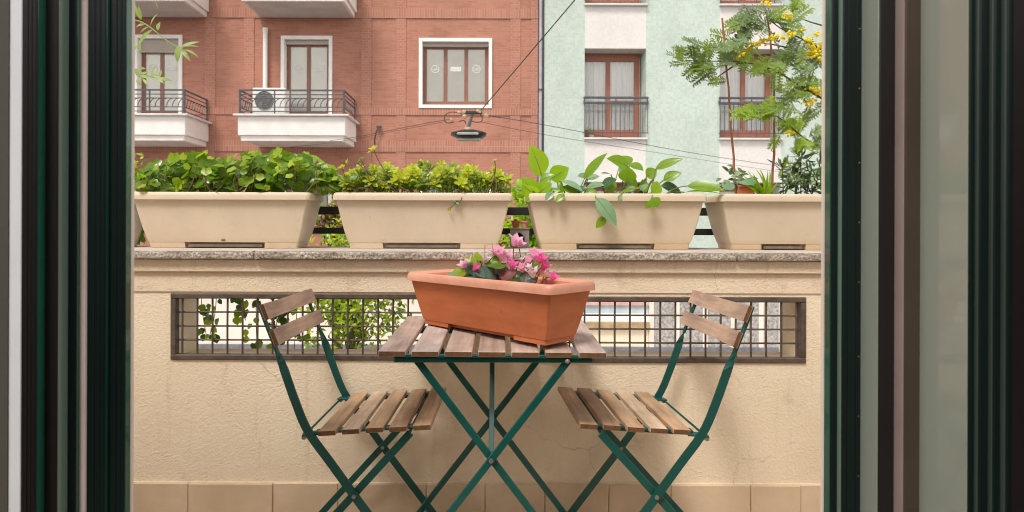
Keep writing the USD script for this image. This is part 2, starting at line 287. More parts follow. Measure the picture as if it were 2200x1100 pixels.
M['window_white'] = look('window_surround', (0.74, 0.71, 0.68), (0.80, 0.77, 0.74), 0.5, 5)
M['brown_frame'] = look('window_frame_wood', (0.19, 0.075, 0.045), (0.25, 0.105, 0.065), 0.45, 6, stretch=(6, 6, 1))
M['brown_frame2'] = look('door_frame_wood_red', (0.25, 0.085, 0.045), (0.33, 0.125, 0.07), 0.45, 6, stretch=(6, 6, 1))
M['blind'] = look('roller_blind_cream', (0.80, 0.745, 0.65), (0.86, 0.80, 0.70), 0.8, 2)
M['shutter_box'] = look('rolled_shutter', (0.34, 0.29, 0.24), (0.42, 0.36, 0.31), 0.7, 5, stretch=(1, 1, 30))
M['curtain'] = look('sheer_curtain', (0.80, 0.775, 0.74), (0.88, 0.86, 0.83), 0.9, 9, stretch=(3, 3, 0.05))
M['curtain_grey'] = look('dark_room_curtain', (0.22, 0.22, 0.22), (0.38, 0.375, 0.37), 0.9, 9, stretch=(3, 3, 0.05))
M['pane'] = pane_look('window_glass')
M['decal'] = look('window_sticker', (0.66, 0.635, 0.585), (0.70, 0.675, 0.62), 0.6)
M['rail_grey'] = look('railing_grey_paint', (0.045, 0.05, 0.06), (0.075, 0.08, 0.095), 0.5, 8)
M['ac_white'] = look('ac_casing', (0.66, 0.64, 0.60), (0.72, 0.70, 0.66), 0.5, 4)
M['ac_dark'] = look('ac_fan_dark', (0.10, 0.095, 0.09), (0.17, 0.16, 0.15), 0.5, 14)
M['ac_grey'] = look('ac_guard', (0.22, 0.21, 0.20), None, 0.5)
M['pipe_white'] = look('pvc_white', (0.74, 0.73, 0.71), None, 0.4)
M['pipe_brown'] = look('drain_brown', (0.07, 0.045, 0.045), (0.10, 0.065, 0.06), 0.5, 5)
M['pipe_grey'] = look('drain_zinc', (0.30, 0.30, 0.34), (0.38, 0.38, 0.42), 0.4, 5, metal=0.3)
M['lamp_black'] = look('lamp_black', (0.012, 0.013, 0.012), (0.02, 0.02, 0.02), 0.4)
M['lamp_lens'] = look('lamp_lens', (0.30, 0.29, 0.25), (0.40, 0.39, 0.34), 0.3)
M['porcelain'] = look('insulator_buff', (0.42, 0.30, 0.20), (0.52, 0.38, 0.26), 0.4)
M['cable'] = look('cable_black', (0.035, 0.033, 0.032), None, 0.6)
M['base_plaster'] = look('street_plaster', (0.66, 0.575, 0.50), (0.74, 0.66, 0.585), 0.85, 2.5, 0.2, 30)
M['cream_plaster'] = look('street_plaster_cream', (0.72, 0.60, 0.43), (0.78, 0.67, 0.50), 0.85, 2.5, 0.2, 30)
M['ochre'] = look('cornice_ochre', (0.30, 0.205, 0.10), (0.42, 0.30, 0.17), 0.8, 8)
M['slate'] = look('plinth_slate', (0.10, 0.10, 0.115), (0.17, 0.165, 0.18), 0.6, 6)
M['rough_stone'] = look('rough_cast_stone', (0.22, 0.205, 0.19), (0.50, 0.47, 0.44), 0.9, 14, 0.9, 30, dist=0.03)
M['pink_trim'] = look('faded_red_trim', (0.50, 0.28, 0.26), (0.60, 0.38, 0.35), 0.7, 6)
M['blue_glass'] = look('shop_glass', (0.36, 0.43, 0.45), (0.50, 0.56, 0.57), 0.2, 3)
M['asphalt'] = look('asphalt', (0.045, 0.045, 0.047), (0.065, 0.064, 0.063), 0.9, 20, 0.5, 200)
M['pavement'] = look('pavement_stone', (0.46, 0.42, 0.38), (0.56, 0.52, 0.47), 0.85, 4, 0.2, 60)
M['floor_tile'] = look('balcony_floor_tile', (0.50, 0.39, 0.30), (0.58, 0.46, 0.36), 0.6, 6)
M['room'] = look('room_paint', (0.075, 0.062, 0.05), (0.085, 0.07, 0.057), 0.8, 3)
M['room_floor'] = look('room_floor_wood', (0.08, 0.045, 0.026), (0.11, 0.065, 0.038), 0.5, 4)
M['house'] = look('house_plaster', (0.74, 0.66, 0.56), (0.80, 0.72, 0.62), 0.85, 4, 0.2, 50)
M['green_gloss'] = look('shutter_green_gloss', (0.004, 0.032, 0.023), (0.006, 0.050, 0.034), 0.20, 7, 0.08, 40, stretch=(1, 1, 0.3), coat=0.4)
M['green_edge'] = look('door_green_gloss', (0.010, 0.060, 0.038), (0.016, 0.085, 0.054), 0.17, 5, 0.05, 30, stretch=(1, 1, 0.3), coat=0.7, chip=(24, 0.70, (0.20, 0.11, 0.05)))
M['green_reflecting'] = look('door_green_reflecting', (0.24, 0.265, 0.22), (0.28, 0.30, 0.25), 0.16, 4, 0.03, 30, stretch=(1, 1, 0.2), coat=0.6)  # greyed, paler green: the outside mirrored in gloss paint is put into the colour
M['green_shaded'] = look('shutter_green_shaded', (0.0014, 0.0052, 0.0043), (0.0021, 0.0078, 0.0062), 0.36, 7, 0.06, 40, stretch=(1, 1, 0.3), chip=(30, 0.70, (0.05, 0.06, 0.05)))  # shutter green darkened for room-facing faces: room shade painted into the colour
M['brown_shaded'] = look('door_brown_shaded', (0.0065, 0.0048, 0.0042), (0.0095, 0.007, 0.006), 0.4, 5)  # brown taken down to near black, with the room shade in its colour
M['green_lit'] = look('door_green_lit', (0.13, 0.19, 0.14), (0.16, 0.225, 0.17), 0.2, 4, 0.03, 30, stretch=(1, 1, 0.2), coat=0.6, chip=(24, 0.72, (0.3, 0.33, 0.28)))  # door green made paler: daylight on the reveal faces is painted in
M['green_dull'] = look('door_moulding_dull_green', (0.030, 0.042, 0.035), (0.045, 0.058, 0.049), 0.4, 5, stretch=(1, 1, 0.2))
M['brown_paint'] = look('door_brown', (0.045, 0.030, 0.020), (0.058, 0.040, 0.027), 0.4, 5)
M['mauve_paint'] = look('door_stop_mauve', (0.26, 0.19, 0.17), (0.30, 0.225, 0.205), 0.5, 5)
M['pink_reveal'] = look('reveal_pink_stone', (0.62, 0.50, 0.44), (0.68, 0.56, 0.50), 0.6, 9)
M['white_paint'] = look('casing_white', (0.74, 0.74, 0.75), (0.79, 0.79, 0.80), 0.4, 5)
M['ceramic'] = look('grey_glazed_pot', (0.50, 0.47, 0.43), (0.62, 0.585, 0.54), 0.35, 9)
M['cane'] = look('bamboo_cane', (0.24, 0.088, 0.035), (0.36, 0.15, 0.068), 0.55, 30, stretch=(1, 1, 0.2))
M['bark'] = look('green_bark', (0.045, 0.05, 0.018), (0.10, 0.085, 0.035), 0.7, 30)
M['stem'] = look('plant_stem', (0.16, 0.20, 0.04), (0.26, 0.28, 0.08), 0.6, 30)
M['stem_brown'] = look('woody_stem', (0.13, 0.075, 0.04), (0.24, 0.15, 0.085), 0.7, 30)
M['stem_red'] = look('cyclamen_stem', (0.20, 0.05, 0.03), (0.32, 0.11, 0.06), 0.5, 30)
M['wire'] = look('coated_wire', (0.50, 0.22, 0.17), None, 0.5)
M['bird_grey'] = look('birdhouse_grey', (0.30, 0.275, 0.25), (0.38, 0.345, 0.315), 0.7, 30)
M['hole'] = look('birdhouse_inside', (0.012, 0.012, 0.01), None, 0.9)
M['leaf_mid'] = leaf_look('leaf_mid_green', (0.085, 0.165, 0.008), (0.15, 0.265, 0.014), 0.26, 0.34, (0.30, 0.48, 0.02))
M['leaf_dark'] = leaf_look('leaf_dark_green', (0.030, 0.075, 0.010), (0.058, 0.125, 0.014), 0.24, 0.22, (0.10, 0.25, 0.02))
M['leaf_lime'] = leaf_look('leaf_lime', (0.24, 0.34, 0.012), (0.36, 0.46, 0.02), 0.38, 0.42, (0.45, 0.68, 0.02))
M['leaf_gold'] = leaf_look('leaf_yellowing', (0.30, 0.25, 0.03), (0.40, 0.30, 0.05), 0.5, 0.35)
M['leaf_red'] = leaf_look('leaf_dark_red', (0.16, 0.02, 0.03), (0.22, 0.04, 0.045), 0.45, 0.25)
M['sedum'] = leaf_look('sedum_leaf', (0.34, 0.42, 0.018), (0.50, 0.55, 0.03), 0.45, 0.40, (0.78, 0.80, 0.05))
M['sedum_dark'] = leaf_look('sedum_leaf_dark', (0.15, 0.225, 0.025), (0.24, 0.32, 0.035), 0.45, 0.3)  # darker green for low foliage, stems and some sprigs
M['sedum_pale'] = leaf_look('sedum_leaf_pale', (0.28, 0.42, 0.22), (0.38, 0.52, 0.30), 0.45, 0.3)
M['big_lime'] = leaf_look('broad_leaf_lime', (0.21, 0.40, 0.010), (0.27, 0.47, 0.014), 0.36, 0.48, (0.55, 0.80, 0.02))
M['big_mid'] = leaf_look('broad_leaf_green', (0.13, 0.27, 0.010), (0.18, 0.33, 0.014), 0.28, 0.40, (0.40, 0.62, 0.02))
M['big_pale'] = leaf_look('broad_leaf_silver', (0.16, 0.29, 0.15), (0.23, 0.37, 0.21), 0.33, 0.15)
M['big_dark'] = leaf_look('broad_leaf_dark', (0.03, 0.085, 0.03), (0.055, 0.13, 0.045), 0.30, 0.18)
M['mimosa'] = leaf_look('mimosa_leaf', (0.14, 0.225, 0.026), (0.23, 0.33, 0.045), 0.5, 0.38, (0.38, 0.52, 0.05))
M['mimosa_grey'] = leaf_look('mimosa_leaf_grey', (0.14, 0.215, 0.085), (0.20, 0.28, 0.115), 0.5, 0.25)
M['mimosa_lime'] = leaf_look('mimosa_leaf_young', (0.24, 0.36, 0.02), (0.32, 0.46, 0.03), 0.5, 0.4)
M['mimosa_flower'] = leaf_look('mimosa_blossom', (0.86, 0.68, 0.015), (0.90, 0.77, 0.03), 0.7, 0.42, (1.0, 0.92, 0.05))
M['olive'] = leaf_look('willow_leaf', (0.22, 0.33, 0.085), (0.32, 0.43, 0.13), 0.45, 0.4, (0.5, 0.62, 0.16))
M['fern'] = leaf_look('bushy_dark_leaf', (0.03, 0.075, 0.022), (0.07, 0.13, 0.035), 0.4, 0.22)
M['sage'] = leaf_look('sage_leaf', (0.20, 0.29, 0.15), (0.30, 0.39, 0.22), 0.6, 0.2)
M['pink'] = leaf_look('cyclamen_pink', (0.90, 0.36, 0.58), (0.93, 0.62, 0.74), 0.5, 0.45, (1.0, 0.58, 0.78))
M['magenta'] = leaf_look('cyclamen_magenta', (0.86, 0.09, 0.40), (0.90, 0.22, 0.53), 0.5, 0.42, (1.0, 0.22, 0.55))
M['petal_white'] = leaf_look('cyclamen_pale', (0.80, 0.62, 0.66), (0.85, 0.78, 0.78), 0.5, 0.3, (0.9, 0.8, 0.8))
M['cyc_leaf'] = leaf_look('cyclamen_leaf', (0.015, 0.055, 0.035), (0.15, 0.22, 0.18), 0.32, 0.12)
M['aloe'] = leaf_look('teal_leaf', (0.02, 0.20, 0.13), (0.06, 0.28, 0.18), 0.4, 0.2)

# ================================================================== the room we look out of
GROUND = -2.3
def jamb(side, spec, d0, reach=0.32):
    """vertical strips of the door surround, from the opening outwards: a reveal face between pixels a and b, then a room-facing face from b to c"""
    d, out = d0, []
    for (a, b, c) in spec:
        X = abs(a - CX) / F * d
        dn = X * F / abs(b - CX)
        out.append((X, dn, d, box(side * X, side * (X + reach), dn, d + 0.003, 0.0, 2.32, 0.0018)))
        d = dn
    return out
def beads(px_list, side, b, r=0.0016):
    """half-round mouldings on a room-facing face"""
    X, dn, df, _ = b
    return [tube([V(side * abs(p - CX) / F * dn, dn + 0.0004, 0.0), V(side * abs(p - CX) / F * dn, dn + 0.0004, 2.32)], r, 8) for p in px_list]
Ls = [(283, 280.8, 280.4), (280.4, 270, 269), (269, 268, 234), (234, 228, 227), (227, 226, 188), (188, 186, 172), (172, 165, 164), (164, 163, 147), (147, 125, 124), (124, 123, 97), (97, 80, 79), (79, 77, 48), (48, 47, 19.5), (19.5, 17.5, -400)]
Rs = [(1769.5, 1772, 1772.5), (1772.5, 1784, 1785), (1785, 1786, 1800), (1800, 1808, 1809), (1809, 1810, 1850), (1850, 1887, 1888), (1888, 1889, 1922), (1922, 1942, 1943), (1943, 1945, 1977), (1977, 2080, 2081), (2081, 2083, 2094), (2094, 2101, 2103), (2103, 2105, 2124), (2124, 2132, 2134), (2134, 2136, 2150), (2150, 2160, 2162), (2162, 2164, 2174), (2174, 2176, 2600)]
Lb, Rb = jamb(-1, Ls, 1.06), jamb(1, Rs, 1.06)
L_, R_ = [b[3] for b in Lb], [b[3] for b in Rb]
x_l, x_r = Lb[0][0], Rb[0][0]
hw = panel(unary_union([sbox(-5, GROUND, 5, 2.36)]).difference(sbox(-x_l - 0.004, 0.0, x_r + 0.004, 2.30)), 1.064, 1.075)
t = thing('house_wall', None, None, kind='structure')
add(t, 'outer_face', hw, M['house'])
add(t, 'stone_reveal', L_[0], M['pink_reveal']); add(t, 'stone_reveal', R_[0], M['pink_reveal']); add(t, 'stone_reveal', L_[5], M['pink_reveal'])
t = thing('green_shutter', 'dark green glossy shutter folded against the left side of the doorway', 'shutter')
add(t, 'shutter_edge', L_[1], M['green_edge']); add(t, 'shutter_leaf', L_[2], M['green_shaded']); add(t, 'shutter_edge', L_[3], M['green_edge']); add(t, 'shutter_leaf', L_[4], M['green_shaded'])
for b in beads([260, 250], -1, Lb[2]) + beads([214, 203], -1, Lb[4]): add(t, 'moulding', b, M['green_shaded'])
t = thing('door_frame', 'green door frame left of the opening, between pink stone strip and brown door edge', 'door frame')
add(t, 'rebate', L_[6], M['green_edge']); add(t, 'rebate', L_[7], M['green_shaded']); add(t, 'frame_post', L_[8], M['green_lit']); add(t, 'rebate', L_[9], M['brown_shaded'])
t = thing('balcony_door', 'half-seen balcony door leaf at the far left, dark brown with a green edge', 'door')
add(t, 'edge_strip', L_[10], M['green_edge']); add(t, 'door_leaf', L_[11], M['brown_shaded'])
for b in beads([67, 58], -1, Lb[11]): add(t, 'moulding', b, M['brown_shaded'])
top('door_casing', L_[12], M['white_paint'], 'white painted casing strip at the left edge of the doorway', 'door casing')
t = thing('green_shutter', 'dark green shutter folded against the right side of the doorway', 'shutter')
add(t, 'shutter_edge', R_[1], M['green_edge']); add(t, 'shutter_leaf', R_[2], M['green_shaded']); add(t, 'shutter_edge', R_[3], M['green_lit']); add(t, 'shutter_leaf', R_[4], M['green_shaded'])
for b in beads([1822, 1840], 1, Rb[4]): add(t, 'moulding', b, M['green_shaded'])
for k in range(9):
    z_ = .52 + k * .105 + (k * 5 % 3) * .008
    add(t, 'screw', trimesh.creation.icosphere(1, .0019).apply_transform(np.diag([1, .5, 1, 1])).apply_translation(V(abs(1846 - CX) / F * Rb[4][1], Rb[4][1], z_)), M['brown_paint'])
t = thing('door_frame', 'door frame right of the opening, reflection-pale green edge then a mauve stop strip', 'door frame')
add(t, 'frame_post', R_[5], M['green_reflecting']); add(t, 'rebate', R_[6], M['brown_shaded']); add(t, 'stop_strip', R_[7], M['mauve_paint']); add(t, 'stop_strip', R_[8], M['brown_paint'])
t = thing('balcony_door', 'opened balcony door leaf at the far right with broad reflection-pale green face and ribbed moulding', 'door')
add(t, 'door_leaf', R_[9], M['green_reflecting'])
for k in range(10, 17): add(t, 'moulding', R_[k], M['green_dull'] if k in (11, 13, 15) else M['green_shaded'])
dl, dr = Lb[-1][1], Rb[-1][1]
HZ = 2.36
struct('room_wall', box(Rb[-1][0], 2.8, dr, Rb[-1][2], 0, HZ), M['brown_shaded'])  # right wall piece wears the shade-darkened brown, not the room paint
wi = [box(-2.8, -Lb[-1][0], dl, Lb[-1][2], 0, HZ), box(-2.8, 2.8, 0.99, 1.06, 2.321, HZ)]
wi += [box(-2.8, -x_l - .33, Lb[-1][2], 1.06, 0, 2.32), box(x_r + .33, 2.8, Rb[-1][2], 1.06, 0, 2.32)]
wi += [box(-2.9, -2.8, -1.2, 1.06, 0, HZ), box(2.8, 2.9, -1.2, 1.06, 0, HZ), box(-2.9, 2.9, -1.3, -1.2, 0, HZ)]
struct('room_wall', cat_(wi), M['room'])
struct('room_floor', box(-2.9, 2.9, -1.2, 1.06, -0.15, 0.0), M['room_floor'])

# ================================================================== balcony and parapet
WY = 2.227                                              # face of the parapet wall
struct('balcony_floor', box(-3.4, 3.4, 1.076, 2.45, -0.22, -0.006), M['floor_tile'])
kx = lambda px, d: (px - CX) / F * d
kz = lambda py, d: H - (py - CY) / F * d
openings = [(368, 953, 632, 775), (1161, 1732, 636, 778)]
WB = 2.425
body = sbox(-3.4, -0.2, 3.4, 0.923)
for a, b, c, e in openings:
    body = body.difference(sbox(kx(a, WY), kz(e, WY), kx(b, WY), kz(c, WY)))
t = thing('parapet_wall', 'cream plastered balcony parapet with two barred openings, stone coping and a tiled skirting', 'wall')
add(t, 'wall_body', panel(body, WY, WB), M['stucco'])
z1, z2 = kz(586, WY), kz(628, WY)
add(t, 'plaster_band', panel(sbox(-3.4, z2, 3.4, z1 - 0.001), WY - 0.004, WY + 0.05), M['smooth_plaster'])
add(t, 'cornice', box(-3.4, 3.4, WY - 0.016, WY + 0.1, z1, 0.9225, 0.004), M['smooth_plaster'])
LZ = 0.953
cj = [-2.9, -1.9, kx(545, 2.19), kx(1062, 2.19), kx(1585, 2.19), 1.6, 2.5, 3.4]
rng = np.random.default_rng(3)
def rough_slab(x0, x1, y0, y1, z0, z1, seed):
    m = box(x0, x1, y0, y1, z0, z1, 0.004)
    return m
for i, (a, b) in enumerate(zip([-3.4] + cj[:-1], cj)):
    m = box(a + 0.0016, b - 0.0016, 2.19 + (i % 3) * 0.0012, 2.60, 0.923, LZ - 0.004 + (i % 2) * 0.0006, 0.004)
    p = add(t, 'coping_stone', m, M['coping'])
    yq = 2.19 + (i % 3) * 0.0012
    nx = max(8, int((b - a) / .006)); X, Z = np.meshgrid(np.linspace(a + .004, b - .004, nx), np.linspace(.9245, LZ - .0055, 7), indexing='ij')
    q = np.stack([X * 55, Z * 70, X * 0 + i * 7.3], -1)
    dsp = meshkit.fbm(q, 3, 4) * .009 - .0025
    dsp[:, 0] *= .3; dsp[:, -1] *= .3; dsp[0] = dsp[-1] = 0
    vv = np.stack([X, yq - dsp, Z], -1).reshape(-1, 3); ii = np.arange(nx * 7).reshape(nx, 7)
    ff = np.concatenate([np.stack([ii[:-1, :-1], ii[1:, :-1], ii[1:, 1:]], -1).reshape(-1, 3), np.stack([ii[:-1, :-1], ii[1:, 1:], ii[:-1, 1:]], -1).reshape(-1, 3)])
    add(p, 'hewn_face', (vv, ff), M['coping'], smooth=True)
    add(p, 'worn_top', box(a + 0.004, b - 0.004, 2.193 + (i % 3) * 0.0012, 2.597, LZ - 0.005, LZ, 0.003), M['coping_top'])
sj = [-3.4, -2.2, -1.72, -1.35, kx(406, 2.215), kx(588, 2.215), kx(728, 2.215), kx(918, 2.215), kx(1044, 2.215), kx(1173, 2.215), kx(1310, 2.215), kx(1444, 2.215), kx(1615, 2.215), kx(1723, 2.215), 1.45, 1.9, 2.6, 3.4]
for i, (a, b) in enumerate(zip(sj[:-1], sj[1:])):
    add(t, 'skirting_tile', box(a + 0.0012, b - 0.0012, WY - 0.012 - (i * 7 % 5) * 0.0006, WY + 0.01, -0.006, 0.133 + (i * 3 % 4) * 0.0007, 0.002), M['skirt'])
add(t, 'skirting_joint', box(-3.4, 3.4, WY - 0.007, WY + 0.012, 0.10, 0.136), M['smooth_plaster'])
names = ['dark iron grille in the left opening of the parapet, behind the left chair', 'dark iron grille in the right opening of the parapet, behind the right chair']
vb = [[391 + 32.4 * i for i in range(18)], [1192 + 32.6 * i for i in range(17)]]
for (a, b, c, e), nm, vs in zip(openings, names, vb):
    t = thing('window_grille', nm, 'grille', group='iron grilles in the parapet')
    x0, x1, za, zb = kx(a, WY), kx(b, WY), kz(e, WY), kz(c, WY)
    fw, yf = 0.019, WY - 0.006
    add(t, 'frame_rail', box(x0, x1, yf, yf + 0.03, zb - fw, zb, 0.003), M['grille']); add(t, 'frame_rail', box(x0, x1, yf, yf + 0.03, za, za + fw, 0.003), M['grille'])
    add(t, 'frame_stile', box(x0, x0 + fw, yf + .001, yf + 0.029, za + fw, zb - fw, 0.002), M['grille']); add(t, 'frame_stile', box(x1 - fw, x1, yf + .001, yf + 0.029, za + fw, zb - fw, 0.002), M['grille'])
    for px in vs:
        if a + 8 < px < b - 8:
            x = kx(px, WY); j = R.uniform(-.001, .001)
            add(t, 'upright_bar', tube([V(x, WY + .006, za + fw - .004), V(x + j, WY + .0065, (za + zb) / 2), V(x - j * .5, WY + .006, zb - fw + .004)], 0.0036, 6), M['grille'])
    for i in range(1, 4):
        z = za + fw + (zb - za - 2 * fw) * (i / 4.0)
        add(t, 'cross_bar', tube([V(x0 + fw - .005, WY + .0128, z), V((x0 + x1) / 2, WY + .0132, z + R.uniform(-.001, .001)), V(x1 - fw + .005, WY + .0128, z)], 0.0034, 6), M['grille'])

# black railing behind the planters
t = thing('railing', 'black flat-bar railing on the outer edge of the parapet behind the planters', 'railing')
for za, zb in ((kz(462, 2.62), kz(445, 2.62)), (kz(503.5, 2.62), kz(490, 2.62))):
    add(t, 'rail', box(-3.3, 3.3, 2.615, 2.623, za, zb, 0.001), M['rail'])
for x in (-2.4, -0.98, -0.24, 0.49, 1.2, 2.5):
    add(t, 'post', box(x - .02, x + .02, 2.6235, 2.635, 0.90, 1.13, 0.001), M['rail'])

# ================================================================== planters
PY0, PYB = 2.345, 2.575                                  # rim front and back
def rrect(L, Wd, r, n=4, cham=0.0):
    """rounded rectangle outline"""
    pts = []
    for cx_, cy_, a0 in ((L / 2 - r, -Wd / 2 + r, -90), (L / 2 - r, Wd / 2 - r, 0), (-L / 2 + r, Wd / 2 - r, 90), (-L / 2 + r, -Wd / 2 + r, 180)):
        for k in range(n + 1):
            a = math.radians(a0 + 90 * k / n)
            pts.append((cx_ + r * math.cos(a), cy_ + r * math.sin(a)))
    return np.array(pts)
def loft(rings, cap0=True, cap1=True):
    n = len(rings[0]); v = np.vstack(rings); f = []
    for i in range(len(rings) - 1):
        for k in range(n):
            a, b = i * n + k, i * n + (k + 1) % n
            f += [[a, b, b + n], [a, b + n, a + n]]
    v = np.vstack([v, rings[0].mean(0), rings[-1].mean(0)])
    c0, c1 = len(v) - 2, len(v) - 1
    e = (len(rings) - 1) * n
    for k in range(n):
        if cap0: f.append([c0, (k + 1) % n, k])
        if cap1: f.append([c1, e + k, e + (k + 1) % n])
    return trimesh.Trimesh(v, np.array(f), process=False)
def ring(L, Wd, r, z, dx=0, dy=0):
    p = rrect(L, Wd, r)
    return np.c_[p + [dx, dy], np.full(len(p), z)]
def trough(L, Wd, l, w, h, rim_h, rim_out, r=0.03, belly=0.35, plinth=0.0):
    """window-box: body, rim, plinth; centred, base at z 0"""
    tb, rings = np.linspace(0, 1, 7), []
    z0 = plinth
    Lb_, Wb_ = L - 2 * rim_out, Wd - 2 * rim_out
    for s in tb:
        e = s ** (1 - belly * .9) if belly >= 0 else s
        rings.append(ring(l + (Lb_ - l) * e, w + (Wb_ - w) * e, r * (0.75 + .25 * s), z0 + (h - rim_h - z0) * s))
    body_m = loft(rings, True, True)
    o = rim_out
    rim_m = loft([ring(Lb_ - .004, Wb_ - .004, r, h - rim_h - .001), ring(L, Wd, r + o, h - rim_h), ring(L + .001, Wd + .001, r + o, h - rim_h * .45), ring(L - .006, Wd - .006, r + o, h - .003), ring(L - .016, Wd - .016, r + o, h),
                  ring(L - .036, Wd - .036, r, h - .001), ring(L - .05, Wd - .05, r, h - .008), ring(L - .056, Wd - .056, r, h - .06)], False, False)
    return body_m, rim_m
PL, PW, PH = 0.672, 0.232, 0.2095
def planter(xc, label, notch, hole=False, lk=0):
    t = thing('planter', label, 'planter', (xc, (PY0 + PYB) / 2, LZ + 0.001))
    b, r = trough(PL, PW, PL - 0.105, 0.148, PH, 0.028, 0.012, 0.007, 0.22, 0.022)
    s = lambda m: m.apply_translation(_loc[t]) or m
    def mv(m): m.apply_translation(_loc[t]); return m
    add(t, 'body', mv(b), PLK[lk], smooth=40)
    add(t, 'rim', mv(r), PLK[lk], smooth=40)
    lf, wf = PL - 0.1065, 0.1465
    n0, n1 = notch
    outline = Polygon(rrect(lf, wf, 0.006))
    foot = outline.difference(sbox(n0, -wf, n1, -wf / 2 + 0.02))
    m = trimesh.creation.extrude_polygon(foot, 0.0222, engine='earcut')
    lowv = m.vertices[:, 2] < .01; m.vertices[lowv, :2] *= [.984, .955]
    p = add(t, 'foot', mv(m), PLK[lk])
    add(t, 'drip_tray', mv(box(n0 + 0.012, n1 - 0.012, -wf / 2 + 0.004, -wf / 2 + 0.019, 0.003, 0.015, 0.001)), M['foot_slot'])
    if hole:
        add(t, 'overflow_hole', mv(cat_([box(hole - .009, hole + .009, -0.0785, -0.070, 0.026, 0.036, .003)])), M['foot_slot'])
    so = loft([ring(PL - .058, PW - .058, .02, PH - .022), ring(PL - .3, PW - .12, .02, PH - .012)], False, True)
    add(t, 'soil', mv(so), M['soil'])
    return t
XP = [kx(473, 2.345) - 0.005, kx(907.5, 2.345), kx(1327, 2.345), 0.872 + PL / 2]
nt = lambda a, b, xc: (kx(a, 2.40) - xc, kx(b, 2.40) - xc)
planter(XP[0], 'cream plastic planter under the dense dark green plant, with a small overflow hole', nt(400, 572, XP[0]), kx(484, 2.4) - XP[0])
planter(XP[1], 'cream plastic planter holding the yellow-green sedum, behind the terracotta trough', nt(823, 990, XP[1]), lk=1)
planter(XP[2], 'cream plastic planter with big oval leaves, one leaf hanging down its front', nt(1237, 1405, XP[2]), lk=2)
planter(XP[3], 'cream plastic planter holding two canes, cut off by the right shutter', nt(1632, 1728, XP[3]), lk=3)
t = thing('ceramic_pot', 'round grey glazed pot half hidden behind the left shutter', 'pot', (kx(258, 2.47), 2.47, LZ))
m = lathe([(0, 0), (.055, 0), (.062, .01), (.078, .05), (.083, .09), (.078, .13), (.07, .165), (.076, .18), (.07, .18), (.064, .165), (0, .155)], 28); m.apply_translation(_loc[t])
add(t, 'pot_body', m, M['ceramic'], smooth=40)
m = lathe([(0, .168), (.066, .165), (0, .164)], 20); m.apply_translation(_loc[t]); add(t, 'soil', m, M['soil'])

# ================================================================== foliage helpers
def leaf(P, Q, n, w, shape='ovate', fold=0.15, arch=0.08, segs=6, wave=0.0):
    P, Q = np.asarray(P, float), np.asarray(Q, float)
    a = Q - P; L = np.linalg.norm(a); a = a / L
    n = unit(np.asarray(n, float) - np.dot(n, a) * a); b = np.cross(n, a)
    ts = np.linspace(0, 1, segs + 1); vs = []
    for i, s in enumerate(ts):
        if shape == 'ovate': pr = math.sin(math.pi * s ** 0.8) ** 0.8 if 0 < s < 1 else 0.0
        elif shape == 'round': pr = math.sqrt(max(0, 1 - (2 * s - 1) ** 2))
        elif shape == 'obovate': pr = math.sin(math.pi * s ** 1.7) ** 0.75 if 0 < s < 1 else 0.0
        else: pr = math.sin(math.pi * s ** 0.9) if 0 < s < 1 else 0.0
        if s == 0: pr = max(pr, 0.06)
        if s == 1: pr = 0.03
        c = P + a * L * s + n * arch * L * 4 * s * (1 - s)
        hw = w / 2 * pr; k = fold * hw + (wave * w * math.sin(9 * s) if 0 < i < segs else 0)
        vs += [c - b * hw + n * k, c, c + b * hw + n * k]
    f = []
    for i in range(segs):
        o = i * 3
        for k in (0, 1):
            f += [[o + k, o + k + 1, o + k + 4], [o + k, o + k + 4, o + k + 3]]
    return trimesh.Trimesh(np.array(vs), np.array(f), process=False)
def lobed(C, n, up, r, rnd, lobes=5):
    """a scalloped round leaf (geranium-like): centre C, normal n, notch towards -up"""
    n = unit(n); u = unit(up - np.dot(up, n) * n); w = np.cross(n, u)
    vs, m = [C - n * r * .12], 15
    for k in range(m):
        a = 2 * math.pi * k / m
        rr = r * (0.93 + .09 * math.cos(a * lobes) + rnd.uniform(-.04, .04))
        rr *= 1 - .42 * max(0, math.cos(a - math.pi)) ** 6
        vs.append(C + rr * (math.cos(a) * u + math.sin(a) * w) + n * r * (.10 * math.cos(2 * a) + rnd.uniform(-.05, .05)))
    f = [[0, 1 + k, 1 + (k + 1) % m] for k in range(m)]
    return trimesh.Trimesh(np.array(vs), np.array(f), process=False)
def rvec(rnd): 
    return unit([rnd.gauss(0, 1), rnd.gauss(0, 1), rnd.gauss(0, 1)])

